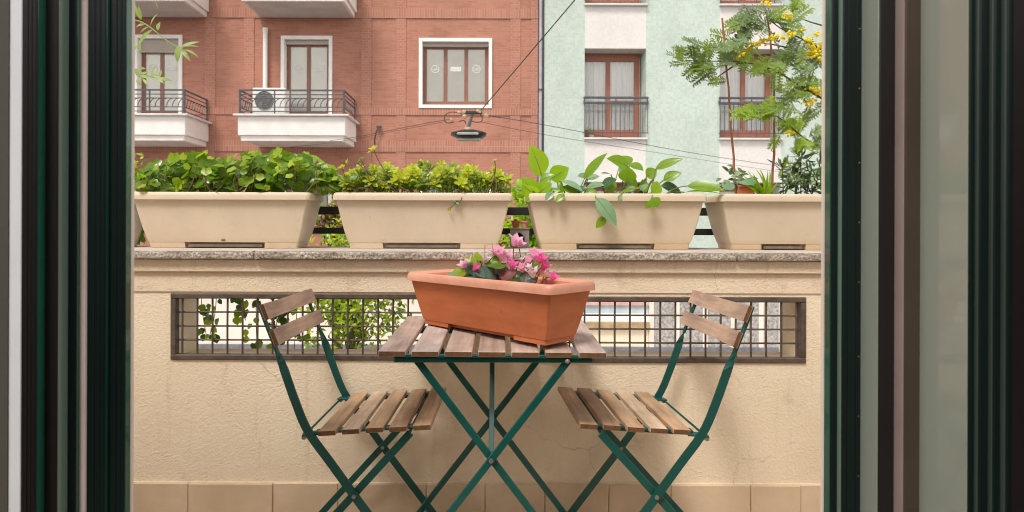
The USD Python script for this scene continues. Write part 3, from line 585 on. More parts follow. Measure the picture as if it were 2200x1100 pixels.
# ---- plant 1: dense leafy mound in the first planter
rn = random.Random(11)
t = thing('leafy_plant', 'dense bushy plant with round scalloped green leaves in the leftmost full cream planter', 'plant', (XP[0], 2.46, LZ + PH))
ox = [283, 310, 330, 390, 435, 460, 500, 545, 590, 650, 690, 715, 738]
oy = [372, 345, 330, 318, 306, 330, 318, 312, 305, 314, 328, 348, 392]
leaves = []
for i in range(300):
    px = rn.uniform(288, 732); d = rn.uniform(2.34, 2.60)
    ty = np.interp(px, ox, oy); s = rn.random() ** 0.75
    py = ty + 13 + (412 - ty - 20) * s
    leaves.append((px, py, d, s))
for px, py, d, s in leaves:
    C = at(px, py, d)
    n = unit(V(rn.gauss(-.1, .45), -0.75 + rn.gauss(0, .45), 0.8 + rn.gauss(0, .35) - .4 * s))
    r = rn.uniform(.014, .027) * (1.12 if s < .3 else 0.95)
    up = V(rn.gauss(0, .6), -.3, -1.0)
    k = rn.random()
    mt = 'leaf_lime' if (s < .42 and k < .72) or k < .26 else ('leaf_mid' if k < .80 else 'leaf_dark')  # upper leaves mostly lime: their backlight is put into the leaf colour
    if rn.random() < .05: mt = rn.choice(['leaf_gold', 'sedum', 'big_pale'])
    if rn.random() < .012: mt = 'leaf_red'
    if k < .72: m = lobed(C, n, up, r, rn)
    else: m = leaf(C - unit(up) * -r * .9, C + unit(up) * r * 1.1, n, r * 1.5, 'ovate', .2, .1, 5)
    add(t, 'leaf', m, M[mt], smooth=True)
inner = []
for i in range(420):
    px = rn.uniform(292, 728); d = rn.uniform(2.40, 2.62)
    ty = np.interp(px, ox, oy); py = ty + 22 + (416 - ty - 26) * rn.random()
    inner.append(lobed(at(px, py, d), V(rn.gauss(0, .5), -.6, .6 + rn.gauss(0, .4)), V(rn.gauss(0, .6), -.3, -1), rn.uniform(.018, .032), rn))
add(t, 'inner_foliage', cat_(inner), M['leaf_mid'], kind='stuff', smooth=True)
sm = []
for i in range(70):
    px = rn.uniform(300, 715); d = rn.uniform(2.36, 2.56)
    b = at(px, 418, d); e = at(px + rn.uniform(-30, 30), np.interp(px, ox, oy) + rn.uniform(25, 70), d + rn.uniform(-.05, .05))
    sm.append(tube(spline([b, (b + e) / 2 + V(rn.uniform(-.015, .015), rn.uniform(-.02, .02), 0), e], 6), rn.uniform(.0010, .0020), 5))
add(t, 'stems', cat_(sm), M['stem_brown'], kind='stuff')

# ---- plant 2: sedum rosettes
rn = random.Random(5)
t = thing('sedum_plant', 'yellow-green sedum with star-shaped rosettes and stray stems in the second cream planter', 'plant', (XP[1], 2.46, LZ + PH))
def rosette(C, axis, r, rnd, n=11):
    axis = unit(axis); u = unit(np.cross(axis, V(.3, .2, 1))); w = np.cross(axis, u)
    ms = []
    for k in range(n):
        a = k * 2.39996; s = (k + 1) / n
        el = math.radians(72 - 62 * s + rnd.uniform(-8, 8))
        dvec = math.cos(el) * (math.cos(a) * u + math.sin(a) * w) + math.sin(el) * axis
        L = r * (0.55 + .5 * s) * rnd.uniform(.85, 1.1)
        ms.append(leaf(C - axis * r * .15 * s, C - axis * r * .15 * s + dvec * L, axis - dvec * .3, L * .48, 'obovate', .2, .05, 3))
    return cat_(ms)
ox2 = [718, 745, 770, 800, 830, 860, 915, 940, 985, 1005, 1030, 1045, 1060, 1075, 1095]
oy2 = [402, 385, 362, 360, 352, 372, 340, 346, 352, 348, 372, 375, 372, 352, 388]
for i in range(210):
    px = rn.uniform(742, 1090); d = rn.uniform(2.35, 2.58)
    ty = np.interp(px, ox2, oy2); s = rn.random() ** .7
    py = ty + 2 + (410 - ty - 10) * s
    C = at(px, py, d); ax = V(rn.gauss(0, .45), -.95 + rn.gauss(0, .35), .8)
    k = rn.random()
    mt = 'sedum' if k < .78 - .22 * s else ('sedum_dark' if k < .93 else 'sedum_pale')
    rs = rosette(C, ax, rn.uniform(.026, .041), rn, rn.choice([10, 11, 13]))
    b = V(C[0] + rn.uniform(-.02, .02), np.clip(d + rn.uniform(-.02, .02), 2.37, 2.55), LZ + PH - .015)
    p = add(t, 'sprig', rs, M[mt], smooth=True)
    add(p, 'stem', tube([b, (b + C) / 2 + V(rn.uniform(-.01, .01), 0, 0), C], 0.0013, 5), M['sedum_dark'])
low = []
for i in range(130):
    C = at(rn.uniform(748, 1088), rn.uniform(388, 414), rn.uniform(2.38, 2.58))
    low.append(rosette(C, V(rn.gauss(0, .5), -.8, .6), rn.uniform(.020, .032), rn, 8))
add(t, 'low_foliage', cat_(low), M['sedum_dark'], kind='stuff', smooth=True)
for path, r, mt in (([(880, 412), (840, 385), (815, 350), (802, 322)], .026, 'sedum'), ([(850, 410), (810, 385), (785, 362), (776, 345)], .020, 'sedum_dark'), ([(770, 410), (745, 395), (738, 372), (735, 362)], .024, 'sedum'),
                    ([(1048, 408), (1060, 385), (1064, 365), (1062, 345)], .013, 'sedum'), ([(975, 412), (985, 408), (992, 418), (985, 436)], .026, 'sedum_pale'), ([(980, 410), (985, 425), (975, 440), (966, 448)], .016, 'sedum'),
                    ([(790, 412), (765, 408), (758, 418), (762, 425)], .014, 'sedum'), ([(800, 412), (790, 380), (765, 350), (747, 348)], .016, 'sedum'), ([(1062, 412), (1066, 395), (1062, 375), (1061, 362)], .018, 'sedum')):
    P = spline([at(x, y, 2.36 - .012 * (i > 1) * (r > .015 and path[-1][1] > 420)) for i, (x, y) in enumerate(path)], 9)
    ax = unit(P[-1] - P[-2])
    p = add(t, 'sprig', rosette(P[-1], ax + V(0, -.5, .1), r, rn, 12), M[mt], smooth=True)
    add(p, 'stem', tube(P, .0019, 5), M['stem_brown'])
for px, py in ((725, 400), (742, 392), (735, 410), (720, 412), (757, 398)):
    C = at(px, py, 2.40); add(t, 'leaf', leaf(C, C + V(rn.uniform(-.03, .03), -.02, rn.uniform(-.01, .03)), V(0, -.7, .7), .022, 'ovate', .15, .1, 4), M['leaf_gold'], smooth=True)

# ---- plant 3: broad oval leaves
rn = random.Random(21)
t = thing('broadleaf_plant', 'plant with large oval lime-green leaves on arching stalks in the third cream planter', 'plant', (XP[2], 2.46, LZ + PH))
# (stalk root, leaf base, leaf tip, width in px, depth base, depth tip, normal, look)
BL = [((1170, 420), (1163, 378), (1138, 312), 44, 2.47, 2.44, (.35, -.9, .25), 'big_lime'),
      ((1168, 422), (1150, 420), (1120, 382), 36, 2.42, 2.40, (-.3, -.6, .7), 'big_lime'), ((1160, 424), (1152, 418), (1122, 396), 30, 2.40, 2.36, (.3, -.5, -.8), 'big_lime'),
      ((1180, 420), (1182, 384), (1222, 360), 34, 2.46, 2.44, (.3, -.9, .3), 'big_lime'), ((1200, 420), (1198, 388), (1216, 366), 28, 2.45, 2.50, (-.8, -.5, .3), 'big_lime'),
      ((1175, 420), (1160, 388), (1192, 375), 20, 2.43, 2.42, (.1, -.8, .6), 'big_mid'), ((1190, 420), (1158, 414), (1186, 394), 30, 2.41, 2.39, (.0, -.9, .4), 'big_lime'),
      ((1210, 420), (1199, 418), (1205, 388), 20, 2.40, 2.41, (.8, -.6, .1), 'big_lime'), ((1185, 421), (1172, 418), (1205, 408), 18, 2.39, 2.38, (0, -.9, .5), 'big_mid'),
      ((1215, 420), (1202, 388), (1252, 412), 24, 2.42, 2.36, (.2, -.5, .9), 'big_pale'), ((1230, 420), (1210, 400), (1240, 418), 22, 2.41, 2.38, (.1, -.7, .5), 'big_mid'),
      ((1245, 418), (1255, 384), (1304, 328), 20, 2.46, 2.42, (-.5, -.8, .3), 'big_mid'), ((1250, 420), (1262, 380), (1240, 378), 16, 2.50, 2.48, (0, -.8, .6), 'big_pale'), ((1258, 418), (1262, 385), (1288, 378), 20, 2.50, 2.50, (.1, -.6, .8), 'big_pale'),
      ((1262, 418), (1260, 402), (1298, 398), 22, 2.44, 2.40, (0, -.7, .8), 'big_pale'), ((1280, 420), (1258, 410), (1285, 416), 16, 2.40, 2.38, (0, -.9, .3), 'big_mid'),
      ((1330, 418), (1350, 358), (1303, 340), 30, 2.44, 2.40, (-.2, -.8, .5), 'big_mid'), ((1340, 418), (1352, 354), (1335, 334), 26, 2.49, 2.52, (.1, -.8, .6), 'big_mid'), ((1345, 420), (1352, 352), (1382, 366), 22, 2.43, 2.40, (.2, -.8, .6), 'big_mid'),
      ((1345, 418), (1345, 390), (1350, 358), 34, 2.41, 2.40, (-.1, -.95, .2), 'big_mid'), ((1350, 420), (1350, 408), (1358, 372), 30, 2.42, 2.46, (.5, -.8, .1), 'big_mid'), ((1322, 418), (1330, 358), (1345, 372), 20, 2.55, 2.55, (.1, -.9, .4), 'big_pale'),
      ((1330, 420), (1312, 374), (1290, 372), 8, 2.46, 2.44, (0, -.5, .9), 'big_mid'), ((1300, 420), (1292, 400), (1325, 385), 24, 2.42, 2.38, (.0, -.75, .6), 'big_dark'), ((1305, 420), (1300, 412), (1324, 392), 20, 2.40, 2.42, (.4, -.8, .3), 'big_mid'),
      ((1400, 420), (1408, 362), (1467, 340), 19, 2.44, 2.40, (-.2, -.85, .5), 'big_mid'), ((1395, 420), (1388, 378), (1412, 364), 24, 2.48, 2.47, (.1, -.9, .35), 'big_mid'), ((1398, 418), (1425, 386), (1464, 370), 22, 2.42, 2.40, (.0, -.85, .5), 'big_mid'),
      ((1385, 420), (1404, 418), (1412, 388), 24, 2.38, 2.40, (.2, -.95, .1), 'big_lime'), ((1390, 418), (1388, 412), (1380, 384), 18, 2.41, 2.44, (-.5, -.8, .2), 'big_mid'), ((1420, 418), (1476, 398), (1556, 408), 26, 2.40, 2.34, (.05, -.82, .55), 'big_mid'),
      ((1420, 420), (1470, 412), (1552, 416), 10, 2.42, 2.36, (.0, .3, .95), 'big_lime'), ((1415, 420), (1420, 398), (1464, 414), 26, 2.44, 2.46, (.1, -.8, .6), 'big_dark'), ((1270, 415), (1280, 424), (1324, 484), 30, 2.335, 2.325, (.25, -.96, .2), 'big_pale'),
      ((1272, 416), (1300, 465), (1280, 489), 17, 2.338, 2.335, (.3, -.8, .4), 'big_mid'), ((1400, 418), (1400, 424), (1412, 444), 24, 2.33, 2.325, (0, -.98, .2), 'big_mid'), ((1400, 420), (1397, 432), (1387, 447), 12, 2.335, 2.33, (.2, -.9, .3), 'big_mid'),
      ((1190, 418), (1186, 412), (1172, 432), 14, 2.345, 2.33, (.1, -.8, .6), 'big_pale'), ((1195, 418), (1212, 418), (1194, 434), 15, 2.34, 2.33, (0, -.8, .6), 'big_mid'), ((1340, 418), (1334, 416), (1327, 432), 8, 2.34, 2.33, (.3, -.8, .4), 'big_pale'),
      ((1165, 420), (1140, 414), (1090, 404), 8, 2.40, 2.38, (0, -.4, .95), 'big_pale'), ((1150, 418), (1142, 412), (1132, 434), 20, 2.36, 2.345, (.2, -.9, .3), 'big_lime'), ((1310, 420), (1330, 416), (1380, 402), 12, 2.38, 2.37, (0, -.5, .9), 'big_mid'),
      ((1370, 420), (1376, 408), (1392, 396), 14, 2.38, 2.37, (.1, -.6, .8), 'big_pale'), ((1355, 420), (1345, 412), (1365, 398), 18, 2.40, 2.40, (0, -.8, .6), 'big_dark'), ((1230, 420), (1234, 412), (1262, 404), 18, 2.42, 2.40, (0, -.8, .6), 'big_dark')]
for rt, b, tip, w, d0, d1, n, mt in BL:
    P, Q = at(*b, d0), at(*tip, d1)
    m = leaf(P, Q, V(*n), w * 1.16 / F * d0, 'ovate' if w > 9 else 'lance', .22, .06, 8, .012)
    p = add(t, 'leaf', m, M[mt], smooth=True)
    rt3 = V(kx(rt[0], 2.43), np.clip((d0 + 2.45) / 2, 2.38, 2.52), LZ + PH - .012)
    mid = (rt3 + P) / 2 + V(0, 0, .012)
    nn = unit(V(*n) - np.dot(V(*n), unit(Q - P)) * unit(Q - P)); LL = np.linalg.norm(Q - P)
    add(p, 'stalk', tube(spline([rt3, mid, P], 7), .0025, 6), M['stem'])
    if w > 12: add(p, 'midrib', tube([P + (Q - P) * q_ + nn * (.06 * LL * 4 * q_ * (1 - q_) + .0004) for q_ in np.linspace(0, .9, 7)], [.0019, .0017, .0014, .0012, .001, .0007, .0004], 5), M['stem'])
for k, (px, py, h) in enumerate(((1378, 412, 30), (1392, 400, 18), (1370, 410, 22))):
    b = V(kx(px - 6, 2.45), 2.45, LZ + PH - .01)
    add(t, 'dead_stem', tube(spline([b, at(px, py, 2.44), at(px + 8 + k * 5, py - h, 2.43)], 6), [.007, .007, .006, .005, .004, .003], 6), M['stem_brown'])

# ---- planter 4: canes, mimosa and small plants
for nm, pts in (('leaning left in the rightmost planter, its top bare', [(1581, 424, 2.46), (1566, 220, 2.46), (1550, 37, 2.45)]), ('standing upright in the rightmost planter under the mimosa crown', [(1655, 424, 2.46), (1662, 200, 2.47), (1645, 20, 2.47)])):
    P = spline([at(*p) for p in pts], 14)
    P[:, 0] += np.array([0, .002, -.001, .002, 0, -.002, .001, .0, .002, -.001, 0, .001, 0, 0])
    top('bamboo_cane', tube(P, np.linspace(.0050, .0036, 14), 8), M['cane'], 'thin brown bamboo cane ' + nm, 'cane', 'canes in the rightmost planter', smooth=50)
rn = random.Random(31)
def frond(P, dirv, n, L, rnd, pairs=9, lw=.30, jag=True):
    """a feathery bipinnate leaf"""
    d = unit(dirv); n = unit(n - np.dot(n, d) * d); b = np.cross(n, d)
    vs, fs = [], []
    def quad(a, c, wid, nn):
        s = unit(np.cross(c - a, nn)); m = a + (c - a) * .55; i = len(vs)
        vs.extend([a, m + s * wid, c, m - s * wid]); fs.extend([[i, i + 1, i + 2], [i, i + 2, i + 3]])
    quad(P, P + d * L, L * .012, n)
    for k in range(pairs):
        s = .16 + .84 * k / pairs
        o = P + d * L * s - n * L * .10 * s * s
        ll = L * lw * (1 - .55 * abs(s - .45)) * rnd.uniform(.85, 1.1)
        for sg in (-1, 1):
            dv = unit(b * sg * .85 + d * .65 + n * rnd.uniform(-.2, .25))
            q = o + dv * ll
            for j in range(3):
                a = o + dv * ll * (j / 3.2); dd = unit(dv + d * (.5 if j % 2 else -.35))
                quad(a, a + dd * ll * .46, ll * .115, n)
            quad(o, q, ll * .13, n)
    return trimesh.Trimesh(np.array(vs), np.array(fs), process=False)
t = thing('mimosa_tree', 'young mimosa with feathery green leaves and yellow blossom above the rightmost planter', 'tree', (kx(1830, 2.5), 2.5, LZ))
tp = [(1838, 424, 2.50), (1832, 300, 2.50), (1822, 150, 2.50), (1815, 0, 2.50)]
add(t, 'trunk', tube(spline([at(*p) for p in tp], 10), np.linspace(.011, .006, 10), 8), M['bark'], smooth=50)
BR = [[(1825, 250, 2.5), (1770, 212, 2.47), (1715, 180, 2.45), (1660, 148, 2.42), (1590, 131, 2.40), (1520, 130, 2.36), (1470, 128, 2.34)],
      [(1820, 130, 2.5), (1765, 105, 2.48), (1715, 78, 2.46), (1670, 55, 2.46), (1640, 20, 2.47)],
      [(1832, 350, 2.5), (1770, 318, 2.47), (1715, 285, 2.44), (1680, 255, 2.42), (1630, 240, 2.40)],
      [(1818, 90, 2.5), (1790, 60, 2.55), (1740, 45, 2.58), (1700, 20, 2.58)],
      [(1826, 210, 2.5), (1780, 150, 2.52), (1750, 120, 2.54), (1690, 100, 2.56), (1620, 90, 2.54), (1580, 100, 2.52)],
      [(1590, 131, 2.40), (1560, 150, 2.38), (1530, 172, 2.37)]]
for b in BR:
    add(t, 'branch', tube(spline([at(*p) for p in b], 14), np.linspace(.0048, .0014, 14), 6), M['bark'], smooth=50)
FR = []
def cluster(n, cx_, cy_, sx, sy, d, mats, Lr, ang=None):
    for _ in range(n):
        FR.append((cx_ + rn.gauss(0, sx), cy_ + rn.gauss(0, sy), d + rn.uniform(-.05, .05), rn.choice(mats), rn.uniform(*Lr), ang))
cluster(17, 1500, 118, 18, 18, 2.36, ['mimosa', 'mimosa', 'mimosa_grey'], (.06, .10), 160)
cluster(11, 1478, 122, 12, 12, 2.35, ['mimosa'], (.05, .085), 175)
cluster(8, 1525, 150, 16, 10, 2.37, ['mimosa'], (.07, .10), 235)
cluster(12, 1575, 125, 22, 18, 2.40, ['mimosa', 'mimosa_grey'], (.07, .11), 190)
cluster(9, 1610, 112, 16, 12, 2.44, ['mimosa', 'mimosa_lime'], (.06, .10), 200)
cluster(16, 1625, 45, 22, 16, 2.46, ['mimosa', 'mimosa_grey'], (.08, .13), 185)
cluster(8, 1600, 62, 16, 10, 2.48, ['mimosa_grey', 'mimosa'], (.08, .12), 200)
cluster(8, 1690, 40, 22, 14, 2.50, ['mimosa'], (.08, .12), 20)
cluster(5, 1700, 10, 14, 8, 2.50, ['mimosa'], (.07, .10), 50)
cluster(12, 1710, 110, 20, 14, 2.50, ['mimosa_grey', 'mimosa'], (.08, .12), 250)
cluster(9, 1650, 150, 18, 10, 2.42, ['mimosa'], (.08, .11), 200)
cluster(9, 1745, 120, 16, 22, 2.48, ['mimosa', 'mimosa_grey'], (.07, .11), 230)
cluster(8, 1730, 165, 18, 14, 2.46, ['mimosa'], (.07, .10), 215)
cluster(6, 1715, 190, 14, 10, 2.46, ['mimosa'], (.06, .09), 200)
cluster(8, 1690, 225, 18, 12, 2.43, ['mimosa_grey', 'mimosa'], (.07, .10), 210)
cluster(8, 1625, 240, 22, 8, 2.40, ['mimosa_lime', 'mimosa_lime', 'mimosa'], (.08, .12), 195)
cluster(6, 1648, 232, 10, 18, 2.40, ['mimosa_lime'], (.06, .10), 255)
cluster(6, 1700, 258, 18, 8, 2.43, ['mimosa_lime', 'mimosa'], (.06, .09), 200)
cluster(8, 1755, 235, 12, 22, 2.46, ['mimosa'], (.07, .10), 240)
cluster(7, 1715, 292, 20, 12, 2.45, ['mimosa', 'mimosa_lime'], (.06, .09), 230)
cluster(7, 1760, 300, 10, 22, 2.48, ['mimosa', 'mimosa_grey'], (.07, .10), 170)
for px, py, d, mt, L, ang in FR:
    a = math.radians(ang + rn.gauss(0, 42))
    dv = V(math.cos(a), rn.gauss(-.1, .45), math.sin(a))
    n = V(rn.gauss(0, .35), -.75, .55 + rn.gauss(0, .25))
    C = at(px, py, d) - unit(dv) * L * .4
    add(t, 'frond', frond(C, dv, n, L, rn, rn.choice([8, 9, 10])), M[mt])
ball = trimesh.creation.icosphere(1, 1.0)
FL = [(1600, 105, 9), (1612, 98, 10), (1625, 92, 10), (1638, 88, 9), (1650, 82, 9), (1590, 112, 7), (1663, 78, 8), (1685, 80, 7), (1700, 72, 6), (1690, 32, 8), (1643, 8, 6), (1735, 85, 9), (1745, 98, 12), (1755, 105, 12), (1765, 92, 10), (1750, 118, 11), (1762, 125, 11), (1740, 112, 9), (1770, 110, 10), (1745, 188, 11), (1757, 195, 10), (1766, 200, 8), (1735, 215, 9), (1745, 217, 8), (1692, 284, 9), (1703, 279, 8), (1722, 62, 6), (1757, 70, 7), (1580, 118, 5)]
for px, py, n in FL:
    C = at(px, py, 2.40 + rn.uniform(0, .05) if px < 1700 else 2.44 + rn.uniform(-.03, .04))
    ms = []
    for k in range(n + 4):
        b = ball.copy(); r = rn.uniform(.0035, .0058)
        b.apply_scale(r); b.apply_translation(C + V(rn.gauss(0, .010), rn.gauss(0, .008), rn.gauss(0, .006))); ms.append(b)
    add(t, 'blossom', cat_(ms), M['mimosa_flower'], smooth=True)
# small plants of the fourth planter
rn = random.Random(41)
t = thing('spider_plant', 'small plant with long upright grassy green blades between the two canes', 'plant', (kx(1635, 2.42), 2.42, LZ + PH))
for k in range(17):
    b = at(1636 + rn.uniform(-8, 8), 422, 2.42); e = at(1632 + rn.gauss(-4, 22), 372 + rn.uniform(-14, 22), 2.42 + rn.uniform(-.06, .04))
    add(t, 'blade', leaf(b, e, V(rn.gauss(0, .3), -.9, .3), .0115, 'lance', .3, rn.uniform(.05, .18), 6), M['big_mid'] if rn.random() < .7 else M['big_lime'], smooth=True)
t = thing('sage_plant', 'grey-green felted plant with rounded leaves left of the brown pot shard in the rightmost planter', 'plant', (kx(1575, 2.48), 2.48, LZ + PH))
for k in range(46):
    px = rn.gauss(1585, 22); py = 404 - abs(rn.gauss(0, 20)) - 8 * (1 - abs(px - 1585) / 50)
    C = at(px, py, rn.uniform(2.44, 2.54)); n = unit(V(rn.gauss(0, .4), -.7, .7 + rn.gauss(0, .3)))
    add(t, 'leaf', leaf(C, C + unit(np.cross(n, V(0, 1, 0)) * rn.choice([-1, 1]) + V(0, 0, rn.uniform(-.4, .6))) * rn.uniform(.02, .038), n, .019, 'ovate', .15, .05, 4), M['sage'] if rn.random() < .8 else M['fern'], smooth=True)
for b, e, w in (((1578, 396), (1552, 404), 18), ((1625, 388), (1588, 392), 17)):
    add(t, 'leaf', leaf(at(*b, 2.40), at(*e, 2.38), V(0, -.9, .4), w / F * 2.4, 'ovate', .1, .04, 6), M['big_pale'], smooth=True)
t = thing('dark_bushy_plant', 'dark green bushy plant with narrow spiky leaves right of the upright cane', 'plant', (kx(1710, 2.48), 2.48, LZ + PH))
for cx_, cy_, n, sp in ((1705, 362, 30, 1.0), (1690, 392, 26, .8), (1735, 398, 26, .8), (1760, 350, 24, 1.0), (1720, 336, 18, 1.0), (1755, 385, 22, .9), (1680, 352, 18, .8), (1712, 385, 24, .9), (1740, 365, 22, .9), (1770, 400, 18, .9)):
    C0 = at(cx_, cy_, 2.47 + rn.uniform(-.05, .05))
    b = V(C0[0] + rn.uniform(-.02, .02), 2.48, LZ + PH - .01)
    add(t, 'stem', tube(spline([b, (b + C0) / 2, C0], 6), .0022, 5), M['stem_brown'])
    for k in range(n):
        dv = unit(V(rn.gauss(0, .8), rn.gauss(-.25, .6), rn.gauss(.35, .6)))
        L = rn.uniform(.045, .075) * sp
        P = C0 + V(rn.gauss(0, .008), rn.gauss(0, .008), rn.uniform(-.025, .01))
        add(t, 'leaf', leaf(P, P + dv * L, V(rn.gauss(0, .3), -.6, .8), .0115, 'lance', .2, -.06, 4), M[rn.choice(['fern', 'fern', 'mimosa_grey', 'mimosa', 'sage'])], smooth=True)
t = thing('terracotta_shard', 'broken piece of brown terracotta pot standing in the soil beside the leaning cane', 'pot shard', tuple(at(1600, 422, 2.40)))
sh = panel(Polygon([(kx(1583, 2.4), kz(424, 2.4)), (kx(1586, 2.4), kz(399, 2.4)), (kx(1612, 2.4), kz(396, 2.4)), (kx(1626, 2.4), kz(424, 2.4))]), 2.395, 2.402)
add(t, 'wall_piece', sh, M['terracotta']); add(t, 'rim_piece', box(kx(1584, 2.4), kx(1614, 2.4), 2.390, 2.3945, kz(401, 2.4), kz(396, 2.4), .001), M['terracotta'])

# ---- pot at the far left: yellow-green plant and willow-like branches
rn = random.Random(51)
t = thing('yellow_green_plant', 'fine-leaved yellow-green plant at the left edge behind the shutter, beside the dense green plant', 'plant', (kx(258, 2.47), 2.47, LZ + .17))
for k in range(110):
    C = at(262 + rn.gauss(10, 16), 372 + rn.gauss(0, 24), 2.46 + rn.uniform(-.07, .07))
    add(t, 'leaf', leaf(C, C + V(rn.gauss(0, .012), -.006, rn.gauss(.004, .012)) , V(rn.gauss(0, .4), -.7, .7), .011, 'ovate', .15, .05, 3), M[rn.choice(['sedum', 'leaf_gold', 'sedum', 'leaf_lime', 'leaf_mid'])], smooth=True)
add(t, 'stem', tube(spline([at(258, 455, 2.47), at(262, 420, 2.47), at(270, 370, 2.46)], 6), .003, 6), M['stem_brown'])
for b, e in (((296, 480), (311, 527)), ((292, 500), (300, 530)), ((300, 512), (314, 522))):
    add(t, 'leaf', leaf(at(*b, 2.5), at(*e, 2.48), V(0, -.9, .3), .028, 'ovate', .2, .1, 5), M['leaf_mid'], smooth=True)
add(t, 'stem', tube(spline([at(270, 400, 2.52), at(292, 440, 2.53), at(297, 500, 2.5)], 6), .0018, 5), M['stem_brown'])
t = thing('willow_leaved_shrub', 'pale green shrub with narrow leaves reaching in from the left before the far window', 'shrub', (kx(225, 2.5), 2.5, LZ))
b0 = at(225, 470, 2.56)
add(t, 'stem', tube(spline([b0, at(235, 300, 2.55), at(245, 150, 2.52), at(255, 30, 2.5)], 10), np.linspace(.007, .004, 10), 7), M['stem_brown'])
add(t, 'twig', tube(spline([at(250, 60, 2.5), at(290, 46, 2.46), at(330, 68, 2.42), at(360, 92, 2.40), at(392, 106, 2.38)], 12), np.linspace(.003, .0018, 12), 6), M['olive'])
add(t, 'twig', tube(spline([at(246, 140, 2.52), at(285, 158, 2.47), at(325, 168, 2.44), at(352, 176, 2.42)], 10), np.linspace(.0028, .0015, 10), 6), M['olive'])
OL = [((301, 45), (287, 8), 8), ((303, 44), (296, 15), 6), ((322, 60), (337, 32), 8), ((337, 68), (343, 50), 11), ((326, 66), (296, 100), 14), ((305, 52), (291, 65), 6), ((310, 56), (290, 60), 5), ((318, 60), (300, 73), 6),
      ((385, 104), (428, 92), 8), ((390, 105), (426, 103), 7), ((392, 108), (426, 126), 8), ((388, 108), (408, 134), 9), ((380, 104), (380, 136), 12), ((376, 102), (392, 118), 8), ((356, 90), (358, 97), 5), ((300, 92), (303, 117), 16), ((290, 100), (288, 112), 10),
      ((300, 165), (320, 172), 8), ((325, 168), (335, 147), 8), ((335, 172), (368, 176), 10), ((330, 170), (352, 182), 8), ((318, 166), (345, 166), 5), ((300, 160), (322, 163), 8), ((305, 170), (317, 188), 6), ((290, 150), (300, 170), 9), ((285, 148), (286, 178), 9), ((342, 168), (345, 152), 5), ((296, 150), (312, 150), 8), ((332, 2), (340, 22), 4), ((284, 100), (282, 118), 9), ((292, 172), (300, 186), 7)]
for b, e, w in OL:
    d = 2.40 + rn.uniform(-.03, .05)
    add(t, 'leaf', leaf(at(*b, d), at(*e, d + rn.uniform(-.04, .03)), V(rn.gauss(0, .4), -.8, .5), w / F * 2.45, 'lance' if w < 9 else 'ovate', .2, .06, 6), M['olive'], smooth=True)
t = thing('floor_plant', 'small blue-green leaf tip poking out low down beside the left shutter', 'plant', (kx(170, 2.05), 2.05, 0.0))
pm = lathe([(0, 0), (.05, 0), (.07, .12), (.075, .12), (.066, .115), (0, .11)], 20); pm.apply_translation(_loc[t]); add(t, 'pot', pm, M['terracotta'], smooth=40)
for a, dx in ((0, .085), (1, .04), (2, -.05), (3, -.02), (4, .06)):
    b = _loc[t] + V(0, 0, .11)
    e = at(291, 962, 2.05) if a == 0 else b + V(dx * .7, rn.uniform(-.05, .05), .2)
    add(t, 'leaf', leaf(b, e, V(0, -.9, .4), .022, 'lance', .3, .12, 8), M['aloe'], smooth=True)


# ================================================================== birdhouse between the planters
t = thing('birdhouse', 'small grey birdhouse with a dark house-shaped opening between two cream planters', 'birdhouse', (kx(1117, 2.55), 2.55, LZ))
d = 2.52
bx0, bx1, bz1 = kx(1097, d), kx(1137, d), kz(492, d)
face = sbox(bx0, LZ + .001, bx1, bz1)
hp = [(1106, 507), (1117, 499), (1127, 507), (1127, 513), (1121, 514), (1121, 519), (1106, 519)]
hole = Polygon([(kx(x, d), kz(y, d)) for x, y in [(1106, 508), (1116, 499), (1127, 508), (1127, 521), (1106, 521)]])
add(t, 'front', panel(face.difference(hole), d, d + .006), M['bird_grey'])
add(t, 'side', box(bx0, bx0 + .005, d + .0062, d + .055, LZ + .001, bz1), M['bird_grey']); add(t, 'side', box(bx1 - .005, bx1, d + .0062, d + .055, LZ + .001, bz1), M['bird_grey'])
add(t, 'roof', box(bx0 - .003, bx1 + .003, d - .004, d + .06, bz1 + .0004, bz1 + .005, .001), M['bird_grey'])
add(t, 'back', box(bx0 + .0055, bx1 - .0055, d + .05, d + .0545, LZ + .001, bz1), M['hole'])
def tinypot(px, lab, mt):
    t = thing('tiny_pot', lab, 'pot', (kx(px, 2.545), 2.545, bz1 + .0055))
    m = lathe([(0, 0), (.012, 0), (.0165, .022), (.0185, .022), (.0185, .028), (.0155, .028), (.014, .02), (0, .02)], 18); m.apply_translation(_loc[t]); add(t, 'pot_body', m, M[mt], smooth=40)
    m = trimesh.creation.icosphere(1, .008); m.apply_translation(_loc[t] + V(0, 0, .028)); add(t, 'sprout', m, M['leaf_red'])
tinypot(1108, 'tiny orange terracotta pot on the birdhouse roof, the left one', 'terracotta')
tinypot(1127, 'tiny dark red-brown pot on the birdhouse roof, the right one', 'terracotta_rim')

